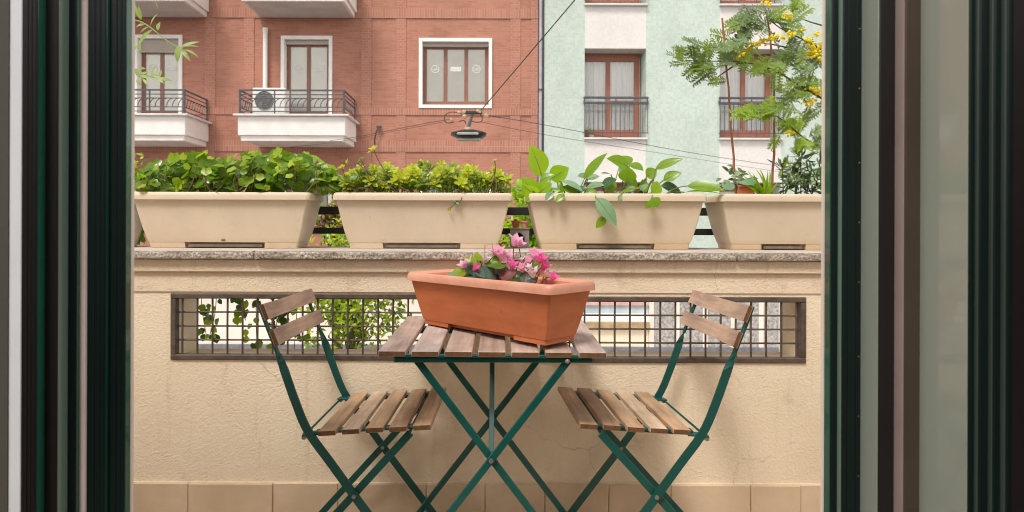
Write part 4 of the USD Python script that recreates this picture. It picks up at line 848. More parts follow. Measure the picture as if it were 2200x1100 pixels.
# ================================================================== folding chairs
CXC, CYC = -0.36, 1.965
def build_chair(label):
    t = thing('folding_chair', label, 'chair', (0, 0, 0))
    prof = [(-.2720, .818), (-.2510, .762), (-.2230, .693), (-.2030, .643), (-.1810, .581), (-.1605, .527), (-.1440, .487), (-.1205, .4465), (-.0890, .405), (.0010, .285), (.1080, .146), (.2160, .004)]
    Pp = spline(np.array([(x, 0, z) for x, z in prof]), 40)
    for sy in (-1, 1):
        P = Pp + V(0, sy * .195, 0)
        N, hw = [], []
        for p in P:
            s = np.clip((p[2] - .635) / .05, 0, 1); s = s * s * (3 - 2 * s)
            a = s * math.pi / 2
            N.append(V(math.sin(a), sy * math.cos(a), 0)); hw.append(.0118 * (1 - s) + .0085 * s)
        add(t, 'rear_post', sweep(P, np.array(hw), .0028, N), M['teal'], smooth=30)
        y = sy * .186
        add(t, 'front_leg', obox(V(.1574, y, .4618), V(-.2566, y, .004), .0215, .0055, V(0, 1, 0), .0015), M['teal'])
        rv = trimesh.creation.cylinder(.006, .02, sections=12); rv.apply_transform(trimesh.transformations.rotation_matrix(math.pi / 2, [1, 0, 0])); rv.apply_translation(V(.001, sy * .193, .285)); add(t, 'rivet', rv, M['bolt'])
        add(t, 'seat_rail', obox(V(-.098, sy * .165, .4545), V(.190, sy * .165, .4755), .012, .012, V(0, 1, 0), .0015), M['teal'])
        add(t, 'bracket', obox(V(-.150, sy * .185, .452), V(-.092, sy * .176, .455), .03, .005, V(0, 0, 1), .001), M['teal'])
        bt = trimesh.creation.cylinder(.0065, .02, sections=8); bt.apply_transform(trimesh.transformations.rotation_matrix(math.pi / 2, [1, 0, 0])); bt.apply_translation(V(-.143, sy * .188, .446)); add(t, 'bolt', bt, M['bolt'])
    add(t, 'cross_rod', tube([V(-.145, -.18, .448), V(-.145, .18, .448)], .0034, 8), M['teal'])
    add(t, 'foot_bar', tube([V(.188, -.19, .04), V(.188, .19, .04)], .005, 8), M['teal']); add(t, 'foot_bar', tube([V(-.225, -.182, .04), V(-.225, .182, .04)], .005, 8), M['teal'])
    add(t, 'front_rod', tube([V(.150, -.182, .454), V(.150, .182, .454)], .005, 8), M['teal'])
    for k in range(5):
        x0 = -.099 + k * .0665
        z = .462 + (x0 + .099 + .025) * .072
        a = unit(V(1, 0, .072)); c = V(x0 + .025, -.008 + (k * 37 % 5 - 2) * .0012, z)
        m = obox(c + V(0, -.2, 0), c + V(0, .2, 0), .050, .0155, V(-.072, 0, 1), .0022)
        p = add(t, 'seat_slat', m, M[['seat_wood', 'seat_wood3', 'seat_wood', 'seat_wood2', 'seat_wood'][k]])
        add(p, 'end_grain', obox(c + V(0, -.2006, 0), c + V(0, -.1995, 0), .0475, .0125, V(-.072, 0, 1)), M['end_grain'])
        add(p, 'end_grain', obox(c + V(0, .1995, 0), c + V(0, .2006, 0), .0475, .0125, V(-.072, 0, 1)), M['end_grain'])
        for sy in (-1, 1):
            add(p, 'clip', obox(c + V(-.026 - .012, sy * .172, -.004), c + V(-.026 + .0, sy * .172, -.004), .026, .006, V(0, 0, 1), .001), M['teal'])
    for zc, xc in ((.794, -.2650), (.722, -.2365)):
        lean = unit(V(-.40, 0, 1)); nf = unit(V(1, 0, .40))
        ys = np.linspace(-.212, .212, 13); P, N = [], []
        for y in ys:
            P.append(V(xc, y, zc) + nf * (.0115 + .016 * ((y / .21) ** 2 - .85)))
            N.append(nf + V(0, -y * .25, 0))
        m = sweep(P, .0232, .0062, N)
        p = add(t, 'back_slat', m, M['back_wood'], smooth=30)
        for e in (0, -1):
            tdir = V(0, -1 if e == 0 else 1, 0)
            add(p, 'end_grain', obox(P[e] - tdir * .0004, P[e] + tdir * .0007, .0455, .0118, N[e]) if False else sweep([P[e] - tdir * .0004, P[e] + tdir * .0007], .0228, .0059, [N[e], N[e]]), M['end_grain'])
        for e in (1, 11):
            add(p, 'bolt', trimesh.creation.icosphere(1, .004).apply_translation(P[e] - nf * .009), M['bolt'])
    return t
ch = build_chair('green metal folding chair with wooden slats left of the table, turned to the right')
pr = stage.GetPrimAtPath(ch)
UsdGeom.Xformable(pr).ClearXformOpOrder()
UsdGeom.Xformable(pr).AddTranslateOp().Set(Gf.Vec3d(CXC, CYC, 0)); UsdGeom.Xformable(pr).AddRotateZOp().Set(-2.5)
data(pr, group='folding chairs at the table')
p2 = numbered('/World', 'folding_chair')
x2 = UsdGeom.Xform.Define(stage, p2)
x2.GetPrim().GetReferences().AddInternalReference(Sdf.Path(ch)); x2.GetPrim().SetInstanceable(True)
UsdGeom.Xformable(x2).GetOrderedXformOps()[0].Set(Gf.Vec3d(0.4716, CYC, 0)); UsdGeom.Xformable(x2).GetOrderedXformOps()[1].Set(182.5)
data(x2.GetPrim(), 'green metal folding chair with wooden slats right of the table, turned to the left', 'chair', 'folding chairs at the table')

# ================================================================== table
TX, TY = 0.0197, 1.865
t = thing('folding_table', 'small folding table with wooden slat top on crossed green metal legs', 'table', (TX, TY, 0))
yn, yf_ = 1.69 - TY, 2.05 - TY
def tadd(name, m, mt, parent=None, **k):
    m.apply_translation(_loc[t]); return add(parent or t, name, m, mt, **k)
TI = 0.024                                             # the top rises slightly to the back
tz = lambda y: .703 + (y + .195) * TI
for k in range(7):
    xc = (k - 3) * .0887
    c0, c1 = V(xc, 1.67 - TY, tz(1.67 - TY)), V(xc, 2.212 - TY, tz(2.212 - TY))
    m = obox(c0, c1, .0735 if k not in (5,) else .07, .0155, V(0, -TI, 1), .0022)
    p = tadd('table_slat', m, M[['table_wood', 'table_wood3', 'table_wood', 'table_wood2', 'table_wood', 'table_wood2', 'table_wood3'][k]])
    tadd('end_grain', obox(c0 + V(0, -.0007, 0), c0 + V(0, .0005, 0), .07, .0122, V(0, 0, 1)), M['end_grain'], p)
for y, a in ((yn, 1), (yf_ + .03, 0)):
    z = tz(y) - .0185
    tadd('top_rail', obox(V(-.262, y, z), V(.268, y, z + .003), .022, .0145, V(0, 0, 1), .002), M['teal'])
    for k in range(6):
        xg = (k - 2.5) * .0887
        tadd('rail_clip', obox(V(xg - .011, y - .012, z + .012), V(xg + .011, y - .012, z + .012), .012, .008, V(0, 0, 1), .001), M['teal'])
A_top, A_bot = V(-.2122, 0, .693), V(.3170, 0, .003)
B_top, B_bot = V(.2101, 0, .693), V(-.3190, 0, .003)
for y, s in ((yn, 1), (yf_, -1)):
    tadd('leg', obox(A_top + V(0, y + .009 * s, 0), A_bot + V(0, y + .009 * s, 0), .0195, .0075, V(0, 1, 0), .002), M['teal'])
    tadd('leg', obox(B_top + V(0, y - .0005 * s, 0), B_bot + V(0, y - .0005 * s, 0), .0195, .0075, V(0, 1, 0), .002), M['teal'])
    rv = trimesh.creation.cylinder(.006, .028, sections=12); rv.apply_transform(trimesh.transformations.rotation_matrix(math.pi / 2, [1, 0, 0])); rv.apply_translation(V(-.001, y + .004 * s, .4165)); tadd('rivet', rv, M['bolt'])
for xb in (.2255, -.2275):
    tadd('foot_bar', obox(V(xb, yn + .012, .115), V(xb, yf_ - .012, .115), .022, .006, V(.8, 0, .6), .001), M['teal'])
tadd('brace', obox(V(-.001, .02, .69), V(-.001, yn + .035, .425), .014, .005, V(0, 1, 0), .001), M['teal'])
tadd('hinge_bolt', trimesh.creation.icosphere(1, .007).apply_translation(V(.20, yn - .014, .686)), M['bolt'])
UsdGeom.Xformable(stage.GetPrimAtPath(t)).AddRotateZOp().Set(-1.2)

# terracotta trough on the table
t = thing('terracotta_planter', 'terracotta coloured plastic trough set askew on the table top', 'planter', (0.0241, 1.9117, 0.7245))
b, r = trough(.612, .208, .520, .130, .167, .026, .013, .007, .12, .014)
ft = trimesh.creation.extrude_polygon(Polygon(rrect(.514, .126, .006)).difference(sbox(-.14, -.1, .14, -.042)), .0142, engine='earcut')
mv = lambda m: m.apply_translation(_loc[t])
add(t, 'body', mv(b), M['terracotta'], smooth=40); add(t, 'rim', mv(r), M['terracotta_rim'], smooth=40); add(t, 'foot', mv(ft), M['terracotta'])
add(t, 'soil', mv(loft([ring(.55, .146, .02, .112), ring(.3, .06, .02, .122)], False, True)), M['soil'])
YAW = -45.4
UsdGeom.Xformable(stage.GetPrimAtPath(t)).AddRotateZOp().Set(YAW)

# cyclamen
rn = random.Random(61)
t = thing('cyclamen', 'cyclamen with pink and magenta flowers and dark marbled leaves in the terracotta trough', 'plant', tuple(V(0.06, 1.87, .84)))
cr = V(0.06, 1.86, 0.845)
def cyc_flower(C, axis, r, rnd):
    axis = unit(axis); u = unit(np.cross(axis, V(.2, 1, .1))); w = np.cross(axis, u); ms = []
    for k in range(5):
        a = 2 * math.pi * k / 5 + rnd.uniform(-.2, .2)
        out = math.cos(a) * u + math.sin(a) * w
        dv = unit(axis * 1.0 + out * rnd.uniform(.35, .75))
        ms.append(leaf(C + out * r * .12, C + out * r * .12 + dv * r, out - axis * .3, r * .62, 'ovate', -.25, -.12, 5, .03))
    return cat_(ms)
dz = 1.84
FLW = [(1103, 528, 28, 'pink', .3), (1112, 530, 22, 'pink', .8), (1078, 556, 30, 'pink', -.2), (1090, 560, 24, 'pink', .3), (1100, 578, 22, 'magenta', .1), (1148, 560, 30, 'pink', .1), (1158, 566, 26, 'magenta', .4), (1166, 580, 24, 'magenta', .5), (1125, 584, 22, 'pink', -.3), (1146, 596, 26, 'petal_white', -.2), (1183, 601, 22, 'magenta', .8), (1160, 592, 18, 'pink', .3), (1132, 570, 20, 'pink', .2), (1140, 580, 16, 'petal_white', -.3), (1068, 548, 22, 'pink', -.4), (1172, 596, 18, 'pink', .5), (1085, 572, 20, 'pink', -.2), (1010, 570, 16, 'petal_white', -.4), (1002, 577, 22, 'pink', -.6), (1018, 582, 18, 'magenta', .5), (1042, 566, 20, 'petal_white', .2), (1120, 562, 10, 'petal_white', 0)]
def pot_depth(px):     # the trough runs back to front from left to right
    return np.interp(px, [940, 1060, 1200], [1.985, 1.885, 1.77])
for px, py, r, mt, tl in FLW:
    d = pot_depth(px) + rn.uniform(-.03, .03)
    C = at(px, py, d)
    p = add(t, 'flower', cyc_flower(C, V(tl, -.35, .9), r * 1.0 / F * d, rn), M[mt], smooth=True)
    b = V(kx(px, d) * .75 + .01, d * .75 + 1.86 * .25, .842)
    add(p, 'stem', tube(spline([b, (b + C) / 2 + V(rn.uniform(-.02, .02), 0, .01), C + V(0, 0, .006), C], 8), .0016, 5), M['stem_red'])
LV = [(1030, 590, 34, 'cyc_leaf'), (1050, 585, 36, 'cyc_leaf'), (1066, 592, 34, 'cyc_leaf'), (1020, 578, 26, 'cyc_leaf'), (1075, 580, 26, 'cyc_leaf'), (1012, 560, 20, 'leaf_lime'), (990, 584, 20, 'leaf_lime'), (1030, 552, 18, 'leaf_lime'), (1060, 562, 26, 'leaf_mid'), (1072, 568, 22, 'leaf_mid'), (975, 590, 20, 'big_pale'), (1112, 590, 28, 'leaf_mid'), (1128, 595, 24, 'cyc_leaf'), (1145, 568, 22, 'leaf_mid'), (1168, 592, 20, 'leaf_gold'), (1090, 590, 24, 'leaf_red'), (1000, 592, 22, 'leaf_mid'), (1045, 598, 24, 'cyc_leaf'), (1105, 598, 22, 'leaf_dark'), (1135, 600, 20, 'cyc_leaf')]
for px, py, r, mt in LV:
    d = pot_depth(px) + rn.uniform(-.03, .02)
    C = at(px, py, d); n = unit(V(rn.gauss(0, .3), -.65 + rn.gauss(0, .2), .8))
    p = add(t, 'leaf', lobed(C, n, V(rn.gauss(0, .5), -.5, -.7), r / F * d * (.98 if mt == 'cyc_leaf' else .78), rn, 3), M[mt], smooth=True)
    b = V(kx(px, d) * .8 + .01, d * .8 + 1.86 * .2, .842)
    add(p, 'stem', tube([b, (b + C) / 2 + V(rn.uniform(-.01, .01), 0, .01), C - n * .003], .0015, 5), M['stem_red'])
top('plant_label_wire', tube([at(1041, 575, 1.87), at(1042, 527, 1.87), at(1058, 524, 1.87), at(1060, 545, 1.87)], .0014, 6), M['wire'], 'thin reddish wire hoop stuck in the soil beside the cyclamen', 'wire stake')

# ================================================================== the street
DB = 16.0
struct('ground', box(-400, 400, 1.3, 800, GROUND - .6, GROUND - .012), M['pavement'])
struct('road', box(-120, 120, 4.2, 13.2, GROUND - .1, GROUND - .004), M['asphalt'])
struct('pavement', cat_([box(-120, 120, 13.2, DB + .3, GROUND - .08, GROUND + .02, .02), box(-120, 120, 1.31, 4.2, GROUND - .08, GROUND + .02, .02)]), M['pavement'])

def rel(px, d=DB): return kx(px, d)
def rez(py, d=DB): return kz(py, d)
# ---------------------------------------------------------------- brick building
t = bb = thing('brick_building', 'red brick apartment building with white-framed windows and stone balconies across the street', 'building')
TOPZ, XL, XR = 9.5, -16.0, rel(1155)
wins = [(288, 391, 78, 250, 'door'), (603, 713, 79, 250, 'door'), (899, 1056, 83, 233, 'window'), (899, 1056, 371, 470, 'low'), (288, 391, -220, -30, 'door'), (603, 713, -220, -30, 'door'), (899, 1056, -220, -60, 'window'), (603, 713, 380, 500, 'low'), (288, 391, 380, 500, 'low')]
BASEZ = 0.28
poly = sbox(XL, BASEZ, XR, TOPZ)
for a, b, c, e, k in wins: poly = poly.difference(sbox(rel(a) + .02, rez(e) + .02, rel(b) - .02, rez(c) - .02))
add(t, 'wall', panel(poly, DB, DB + .3), M['brick'])
add(t, 'back_wall', box(XL, XR, DB + 1.2, DB + 1.3, GROUND, TOPZ), M['under_plaster'])
add(t, 'end_wall', box(XR - .25, XR - .003, DB + .3, DB + 1.2, GROUND, TOPZ), M['brick'])
add(t, 'base_wall', box(XL, XR, DB - .03, DB + .3, GROUND, BASEZ - .002), M['base_plaster'])
add(t, 'plinth', box(XL, XR, DB - .07, DB - .0305, GROUND, GROUND + .28, .01), M['slate'])
def seg_avoid(x0, x1, z0, z1):
    """the x-ranges of a band that no window cuts"""
    segs = [(x0, x1)]
    for a, b, c, e, k in wins:
        if rez(e) < z1 and rez(c) > z0:
            wa, wb = rel(a) - .03, rel(b) + .03; ns = []
            for s, f_ in segs:
                if wb <= s or wa >= f_: ns.append((s, f_))
                else:
                    if wa > s: ns.append((s, wa))
                    if wb < f_: ns.append((wb, f_))
            segs = ns
    return segs
cols = [(-60, -40), (180, 200), (440, 462), (523, 545), (775, 797), (850, 871), (1095, 1117), (1140, 1154.5)]
bands = [(20, 40), (234, 248), (303, 327), (-235, -212)]
for y0, y1 in bands:
    for a, b in seg_avoid(XL, XR - .005, rez(y1), rez(y0)):
        add(t, 'brick_band', panel(sbox(a, rez(y1), b, rez(y0)), DB - .025, DB - .002), M['soldier'])
zs = [(BASEZ, rez(327) - .004), (rez(303) + .004, rez(248) - .004), (rez(234) + .004, rez(40) - .004), (rez(20) + .004, TOPZ)]
for a, b in cols:
    for z0, z1_ in zs:
        add(t, 'brick_strip', panel(sbox(rel(a), z0, rel(b), z1_), DB - .016, DB - .002), M['header'])
def sticker(x, z, y, kind, parent):
    if kind == 'ring':
        g = Polygon([(x + .105 * math.cos(a), z + .105 * math.sin(a)) for a in np.linspace(0, 2 * math.pi, 28)[:-1]]).difference(Polygon([(x + .085 * math.cos(a), z + .085 * math.sin(a)) for a in np.linspace(0, 2 * math.pi, 28)[:-1]]))
        arc = Polygon([(x - .05, z + .0), (x + .0, z - .045), (x + .05, z - .01), (x + .045, z + .055), (x + .025, z + .05), (x + .03, z + .0), (x + .0, z - .022), (x - .04, z + .015)])
        g = unary_union([g, arc, sbox(x - .06, z - .006, x + .01, z + .008)])
    else:
        g = sbox(x - .135, z - .058, x + .135, z + .058)
        for i in range(4):
            cx_ = x - .09 + i * .06
            g = g.difference(Polygon([(cx_ + .017 * math.cos(a), z - .008 + .024 * math.sin(a)) for a in np.linspace(0, 6.283, 9)[:-1]]).difference(sbox(cx_ - .007, z - .05, cx_ + .007, z + .01)))
    add(parent, 'sticker', panel(g, y, y + .003), M['decal'])
def brick_window(a, b, c, e, kind):
    x0, x1, z0, z1_ = rel(a), rel(b), rez(e), rez(c)
    s = .085
    ops = sbox(x0, z0, x1, z1_).difference(sbox(x0 + s, z0 + (s if kind != 'door' else -.1), x1 - s, z1_ - s))
    wf = add(bb, 'window_frame', panel(sbox(x0 + s, z0 + (s if kind != 'door' else 0), x1 - s, z1_ - s).difference(unary_union(panes(kind, x0 + s, x1 - s, z0 + (s if kind != 'door' else 0), z1_ - s))), DB + .17, DB + .22), M['brown_frame'])
    add(wf, 'surround', panel(ops, DB - .045, DB + .235), M['window_white'])
    for i, g in enumerate(panes(kind, x0 + s, x1 - s, z0 + (s if kind != 'door' else 0), z1_ - s)):
        gx0, gz0, gx1, gz1 = g.bounds
        add(wf, 'pane', box(gx0 - .005, gx1 + .005, DB + .190, DB + .194, gz0 - .005, gz1 + .005), M['pane'])
        if kind != 'low' and c > 0:
            zc = rez(145); sticker((gx0 + gx1) / 2, zc, DB + .1845, 'text' if i == 1 else 'ring', wf)
    add(wf, 'blind', box(x0 + s, x1 - s, DB + .2035, DB + .215, z0 - .05, z1_ - s) if kind == 'low' else box(x0 + s + .03, x1 - s - .03, DB + .1985, DB + .206, z0 + .03, z1_ - s - .05), M['blind'] if kind != 'low' else M['curtain_grey'])
    if kind == 'door':
        add(wf, 'shutter_box', box(x0 + s + .003, x1 - s - .003, DB + .06, DB + .16, z1_ - s - (.10 if a > 400 else .33), z1_ - s - .002, .01), M['shutter_box'])
    else:
        add(wf, 'shutter_box', box(x0 + s + .003, x1 - s - .003, DB + .06, DB + .16, z1_ - s - .10, z1_ - s - .002, .01), M['shutter_box'])
def panes(kind, x0, x1, z0, z1_):
    n = 2 if kind == 'door' else 3
    m, tp_ = .10, .14
    w = (x1 - x0 - m * (n + 1) * .95) / n
    return [sbox(x0 + m * .95 * (i + 1) + w * i, z0 + (.12 if kind != 'door' else .15), x0 + m * .95 * (i + 1) + w * (i + 1), z1_ - tp_) for i in range(n)]
for wdef in wins: brick_window(*wdef)
def balcony(x0, x1, zt, zb, with_rail=True):
    yf = 14.72
    g = rez(292, yf) if with_rail else None
    bp = add(bb, 'balcony', box(x0, x1, yf, DB - .03, zb + .13, zt - .045, .01), M['white_stone'])
    add(bp, 'lower_slab', box(x0 + .05, x1 - .05, yf + .05, DB - .03, zb + .004, zb + .13, .008), M['white_stone'])
    add(bp, 'soffit', box(x0 + .12, x1 - .12, yf + .12, DB - .032, zb, zb + .01), M['under_plaster'])
    add(bp, 'cap', box(x0 - .09, x1 + .09, yf - .08, DB - .026, zt - .045, zt, .012), M['stone_cap'])
    if not with_rail: return
    ht = .565; yr = yf + .03; xa, xb = x0 + .04, x1 - .04
    rail = []
    for dz_ in (ht, ht - .10, ht - .19, .17, .07): 
        r = .017 if dz_ == ht else .010
        rail.append(box(xa, xb, yr - r, yr + r, zt + dz_ - r, zt + dz_ + r))
        for x in (xa, xb): rail.append(box(x - r, x + r, yr + r, DB - .03, zt + dz_ - r, zt + dz_ + r))
    for x in (xa, xb): rail.append(box(x - .022, x + .022, yr - .022, yr + .022, zt, zt + ht + .02))
    for x in np.linspace(xa, xb, 4)[1:-1]: rail.append(box(x - .012, x + .012, yr - .013, yr + .013, zt, zt + ht))
    for x in (xa, xb): rail.append(box(x - .015, x + .015, DB - .075, DB - .045, zt, zt + ht))
    sp = ht - .19 - .17
    for x in np.arange(xa + .12, xb - .1, .135):
        rail.append(tube([V(x + sp * .9 * (1 - math.sin(a)) - .05, yr, zt + .17 + sp * (1 - math.cos(a))) if False else V(x + sp * (1 - math.cos(a)) * .75, yr, zt + .17 + sp * math.sin(a)) for a in np.linspace(0, math.pi / 2, 5)], .010, 5))
    for y in np.arange(yr + .12, DB - .2, .135):
        for x in (xa, xb):
            rail.append(tube([V(x, y + sp * (1 - math.cos(a)) * .75, zt + .17 + sp * math.sin(a)) for a in np.linspace(0, math.pi / 2, 5)], .010, 5))
    add(bp, 'railing', cat_(rail), M['rail_grey'], kind='stuff')
YF = 14.72
bz_t, bz_b = kz(247, YF), kz(304, YF)
bx = [(kx(397, YF) - 2.5, kx(397, YF)), (kx(510, YF), kx(741, YF))]
up = kz(2, YF) - bz_b
for x0, x1 in bx:
    balcony(x0, x1, bz_t, bz_b); balcony(x0, x1, bz_t + up, bz_b + up)
t = thing('ac_unit', 'white outdoor air conditioner with a dark round fan on the middle balcony', 'air conditioner', (kx(576, 15.2), 15.2, bz_t))
ax0, ax1, az1 = kx(541, 15.05), kx(612, 15.05), kz(190, 15.05)
add(t, 'casing', box(ax0, ax1, 15.05, 15.38, bz_t + .06, az1, .02), M['ac_white'])
fc = V(kx(567, 15.05), 15.045, (bz_t + .06 + az1) / 2 + .01)
cyl = trimesh.creation.cylinder(.225, .012, sections=32); cyl.apply_transform(trimesh.transformations.rotation_matrix(math.pi / 2, [1, 0, 0])); cyl.apply_translation(fc); add(t, 'fan_recess', cyl, M['ac_dark'])
for r in (.06, .115, .17, .218):
    add(t, 'guard_ring', tube([fc + V(r * math.cos(a), -.012, r * math.sin(a)) for a in np.linspace(0, 2 * math.pi, 25)], .005, 5), M['ac_grey'])
add(t, 'foot', box(ax0 + .06, ax0 + .12, 15.05, 15.4, bz_t, bz_t + .06), M['ac_dark']); add(t, 'foot', box(ax1 - .12, ax1 - .06, 15.05, 15.4, bz_t, bz_t + .06), M['ac_dark'])
t = thing('vent_pipe', 'white vertical pipe with a cap on the brick wall above the air conditioner', 'pipe', (kx(568.5, 15.9), 15.9, bz_t))
add(t, 'pipe', tube([V(kx(568.5, 15.9), 15.9, bz_t + .5), V(kx(568.5, 15.9), 15.9, kz(66, 15.9))], .055, 14), M['pipe_white'], smooth=50)
add(t, 'cap', tube([V(kx(568.5, 15.9), 15.9, kz(72, 15.9)), V(kx(568.5, 15.9), 15.9, kz(62, 15.9))], .066, 14), M['pipe_white'], smooth=50)

# drain pipe between the buildings
t = thing('drain_pipe', 'tall dark brown and zinc drain pipe in the joint between the brick and green buildings', 'pipe', (rel(1161), DB, GROUND))
add(t, 'pipe', tube([V(rel(1159.5), DB - .06, GROUND + .02), V(rel(1159.5), DB - .06, TOPZ)], .042, 12), M['pipe_grey'], smooth=50)
add(t, 'joint_strip', box(rel(1155.3), rel(1168), DB + .0, DB + .2, GROUND + .02, TOPZ), M['pipe_brown'])
for z in (-.5, 2.0, 4.4, 6.8): add(t, 'bracket', box(rel(1155.8), rel(1163), DB - .11, DB - .005, z, z + .05), M['pipe_brown'])

# ---------------------------------------------------------------- green building
t = gb = thing('green_building', 'pale green mosaic-tiled apartment building with white window bays, right of the brick one', 'building')
GX0, GX1 = rel(1168.3), rel(2500)
bays = [(1255, 1387), (1545, 1678), (1835, 1968)]
rows = [(103, 297), (-184, 10), (390, 584)]
tiles = sbox(GX0, rez(645), GX1, TOPZ); white = []
ops = []
for a, b in bays:
    tiles = tiles.difference(sbox(rel(a), rez(645), rel(b), TOPZ))
    w = sbox(rel(a) + .001, rez(645), rel(b) - .001, TOPZ)
    for c, e in rows:
        o = sbox(rel(a) + .001, rez(e), rel(b) - .001, rez(c)); w = w.difference(o); ops.append((a, b, c, e))
    white.append(w)
add(t, 'wall', panel(tiles, DB, DB + .75), M['mosaic'])
for w in white:
    for g in getattr(w, 'geoms', [w]): add(t, 'window_bay', panel(g, DB + .004, DB + .75), M['pale_tile'])
add(t, 'back_wall', box(GX0, GX1, DB + 1.5, DB + 1.6, GROUND, TOPZ), M['under_plaster'])
rn = random.Random(71)
for i, (a, b, c, e) in enumerate(ops):
    x0, x1, z0, z1_ = rel(a) + .002, rel(b) - .002, rez(e), rez(c)
    d = DB + .50
    xm, xr_ = kx(a + 45, d) + .06, x1 - .12
    P1 = [sbox(x0 + .02, z0 + .30, xm - .05, z1_ - .20), sbox(xm + .06, z0 + .30, xr_ - .06, z0 + .98), sbox(xm + .06, z0 + 1.06, xr_ - .06, z1_ - .20)]
    fr = sbox(x0, z0 + .02, xr_ + .07, z1_ - .002).difference(unary_union([P1[0], P1[1], P1[2]]))
    wf = add(gb, 'french_door', panel(fr, d, d + .07), M['brown_frame2'])
    for g in P1:
        q = g.bounds; add(wf, 'pane', box(q[0] - .004, q[2] + .004, d + .03, d + .034, q[1] - .004, q[3] + .004), M['pane'])
    xs = np.linspace(x0 + .02, x1 - .02, 120)
    cv = [(x, d + .075 + .018 * math.sin(x * 42) + .01 * math.sin(x * 95 + 1)) for x in xs]
    v = np.array([(x, y, z) for x, y in cv for z in (z0, z1_ - .1)]); f = []
    for k in range(len(xs) - 1): f += [[2 * k, 2 * k + 2, 2 * k + 3], [2 * k, 2 * k + 3, 2 * k + 1]]
    add(wf, 'curtain', trimesh.Trimesh(v, np.array(f), process=False), M['curtain'], smooth=True)
    # railing
    yr = DB - .06; rl = []
    xa, xb = x0 - .04, x1 + .05
    rp = add(gb, 'window_railing', cat_([box(xa, xb, yr - .022, yr + .022, z0 + 1.00, z0 + 1.055, .008), box(xa, xb, yr - .022, yr + .022, z0 + .86, z0 + .925, .008), box(xa, xb, yr - .008, yr + .008, z0 + .13, z0 + .15)]), M['rail_grey'])
    add(rp, 'balusters', cat_([box(x - .007, x + .007, yr - .007, yr + .007, z0 + .03 if k % 4 == 0 else z0 + .14, z0 + .87) for k, x in enumerate(np.linspace(xa + .03, xb - .03, 15))] + [box(x - .012, x + .012, yr - .01, yr + .01, z0 + .9, z0 + 1.02) for x in (xa + .03, (xa + xb) / 2, xb - .03)]), M['rail_grey'], kind='stuff')
    for x in (xa + .02, xb - .02): add(rp, 'anchor', box(x - .015, x + .015, yr + .008, DB + .02, z0 + .93, z0 + .96), M['rail_grey'])
    add(rp, 'sill', box(x0 - .02, x1 + .03, DB - .09, DB + .6, z0 - .025, z0 + .022, .006), M['stone_cap'])
    if i in (0, 3):
        pass
# flower pots on the sills
for a, lab in ((1262, 'small potted plant on the sill behind the left railing of the green building'),):
    t = thing('sill_plant', lab, 'plant', (kx(1270, DB + .2), DB + .2, rez(297) + .024))
    m = lathe([(0, 0), (.05, 0), (.07, .11), (.06, .11), (0, .1)], 12); m.apply_translation(_loc[t]); add(t, 'pot', m, M['bird_grey'])
    for k in range(26):
        C = _loc[t] + V(rn.gauss(0, .05), rn.gauss(0, .04), .13 + abs(rn.gauss(0, .05)))
        add(t, 'leaf', leaf(C, C + rvec(rn) * .06, V(0, -.7, .7), .035, 'ovate', .2, .1, 3), M['leaf_mid'])
# ground floor of the green building
z = lambda y: rez(y)
add(gb, 'red_trim', box(GX0, rel(1395), DB - .02, DB + .4, z(655), z(645) - .002), M['pink_trim'])
add(gb, 'shop_window', box(GX0, rel(1395), DB + .03, DB + .4, z(673), z(655) - .002), M['blue_glass'])
add(gb, 'white_cornice', box(GX0, rel(1395), DB - .06, DB + .4, z(690), z(673) - .002, .01), M['window_white'])
add(gb, 'ochre_cornice', box(GX0, rel(1395), DB - .10, DB + .4, z(705), z(690) - .002, .01), M['ochre'])
for k, (a, b) in enumerate(((1168.5, 1322), (1324, 1395))):
    add(gb, 'cream_panel', box(rel(a), rel(b), DB, DB + .4, z(744), z(705) - .002, .006), M['cream_plaster'])
add(gb, 'rough_wall', box(rel(1395), rel(1672), DB - .01, DB + .4, z(744), z(645) - .002), M['rough_stone'])
for px in (1395, 1450, 1510, 1570, 1630):
    add(gb, 'pilaster', box(rel(px), rel(px + 10), DB - .05, DB - .0105, z(744), z(645) - .01, .006), M['base_plaster'])
add(gb, 'pale_pier', box(rel(1673), GX1, DB - .08, DB + .4, z(757), z(645) - .002, .01), M['window_white'])
add(gb, 'plinth', box(GX0, rel(1672), DB - .06, DB + .4, GROUND, z(744) - .002, .01), M['slate'])
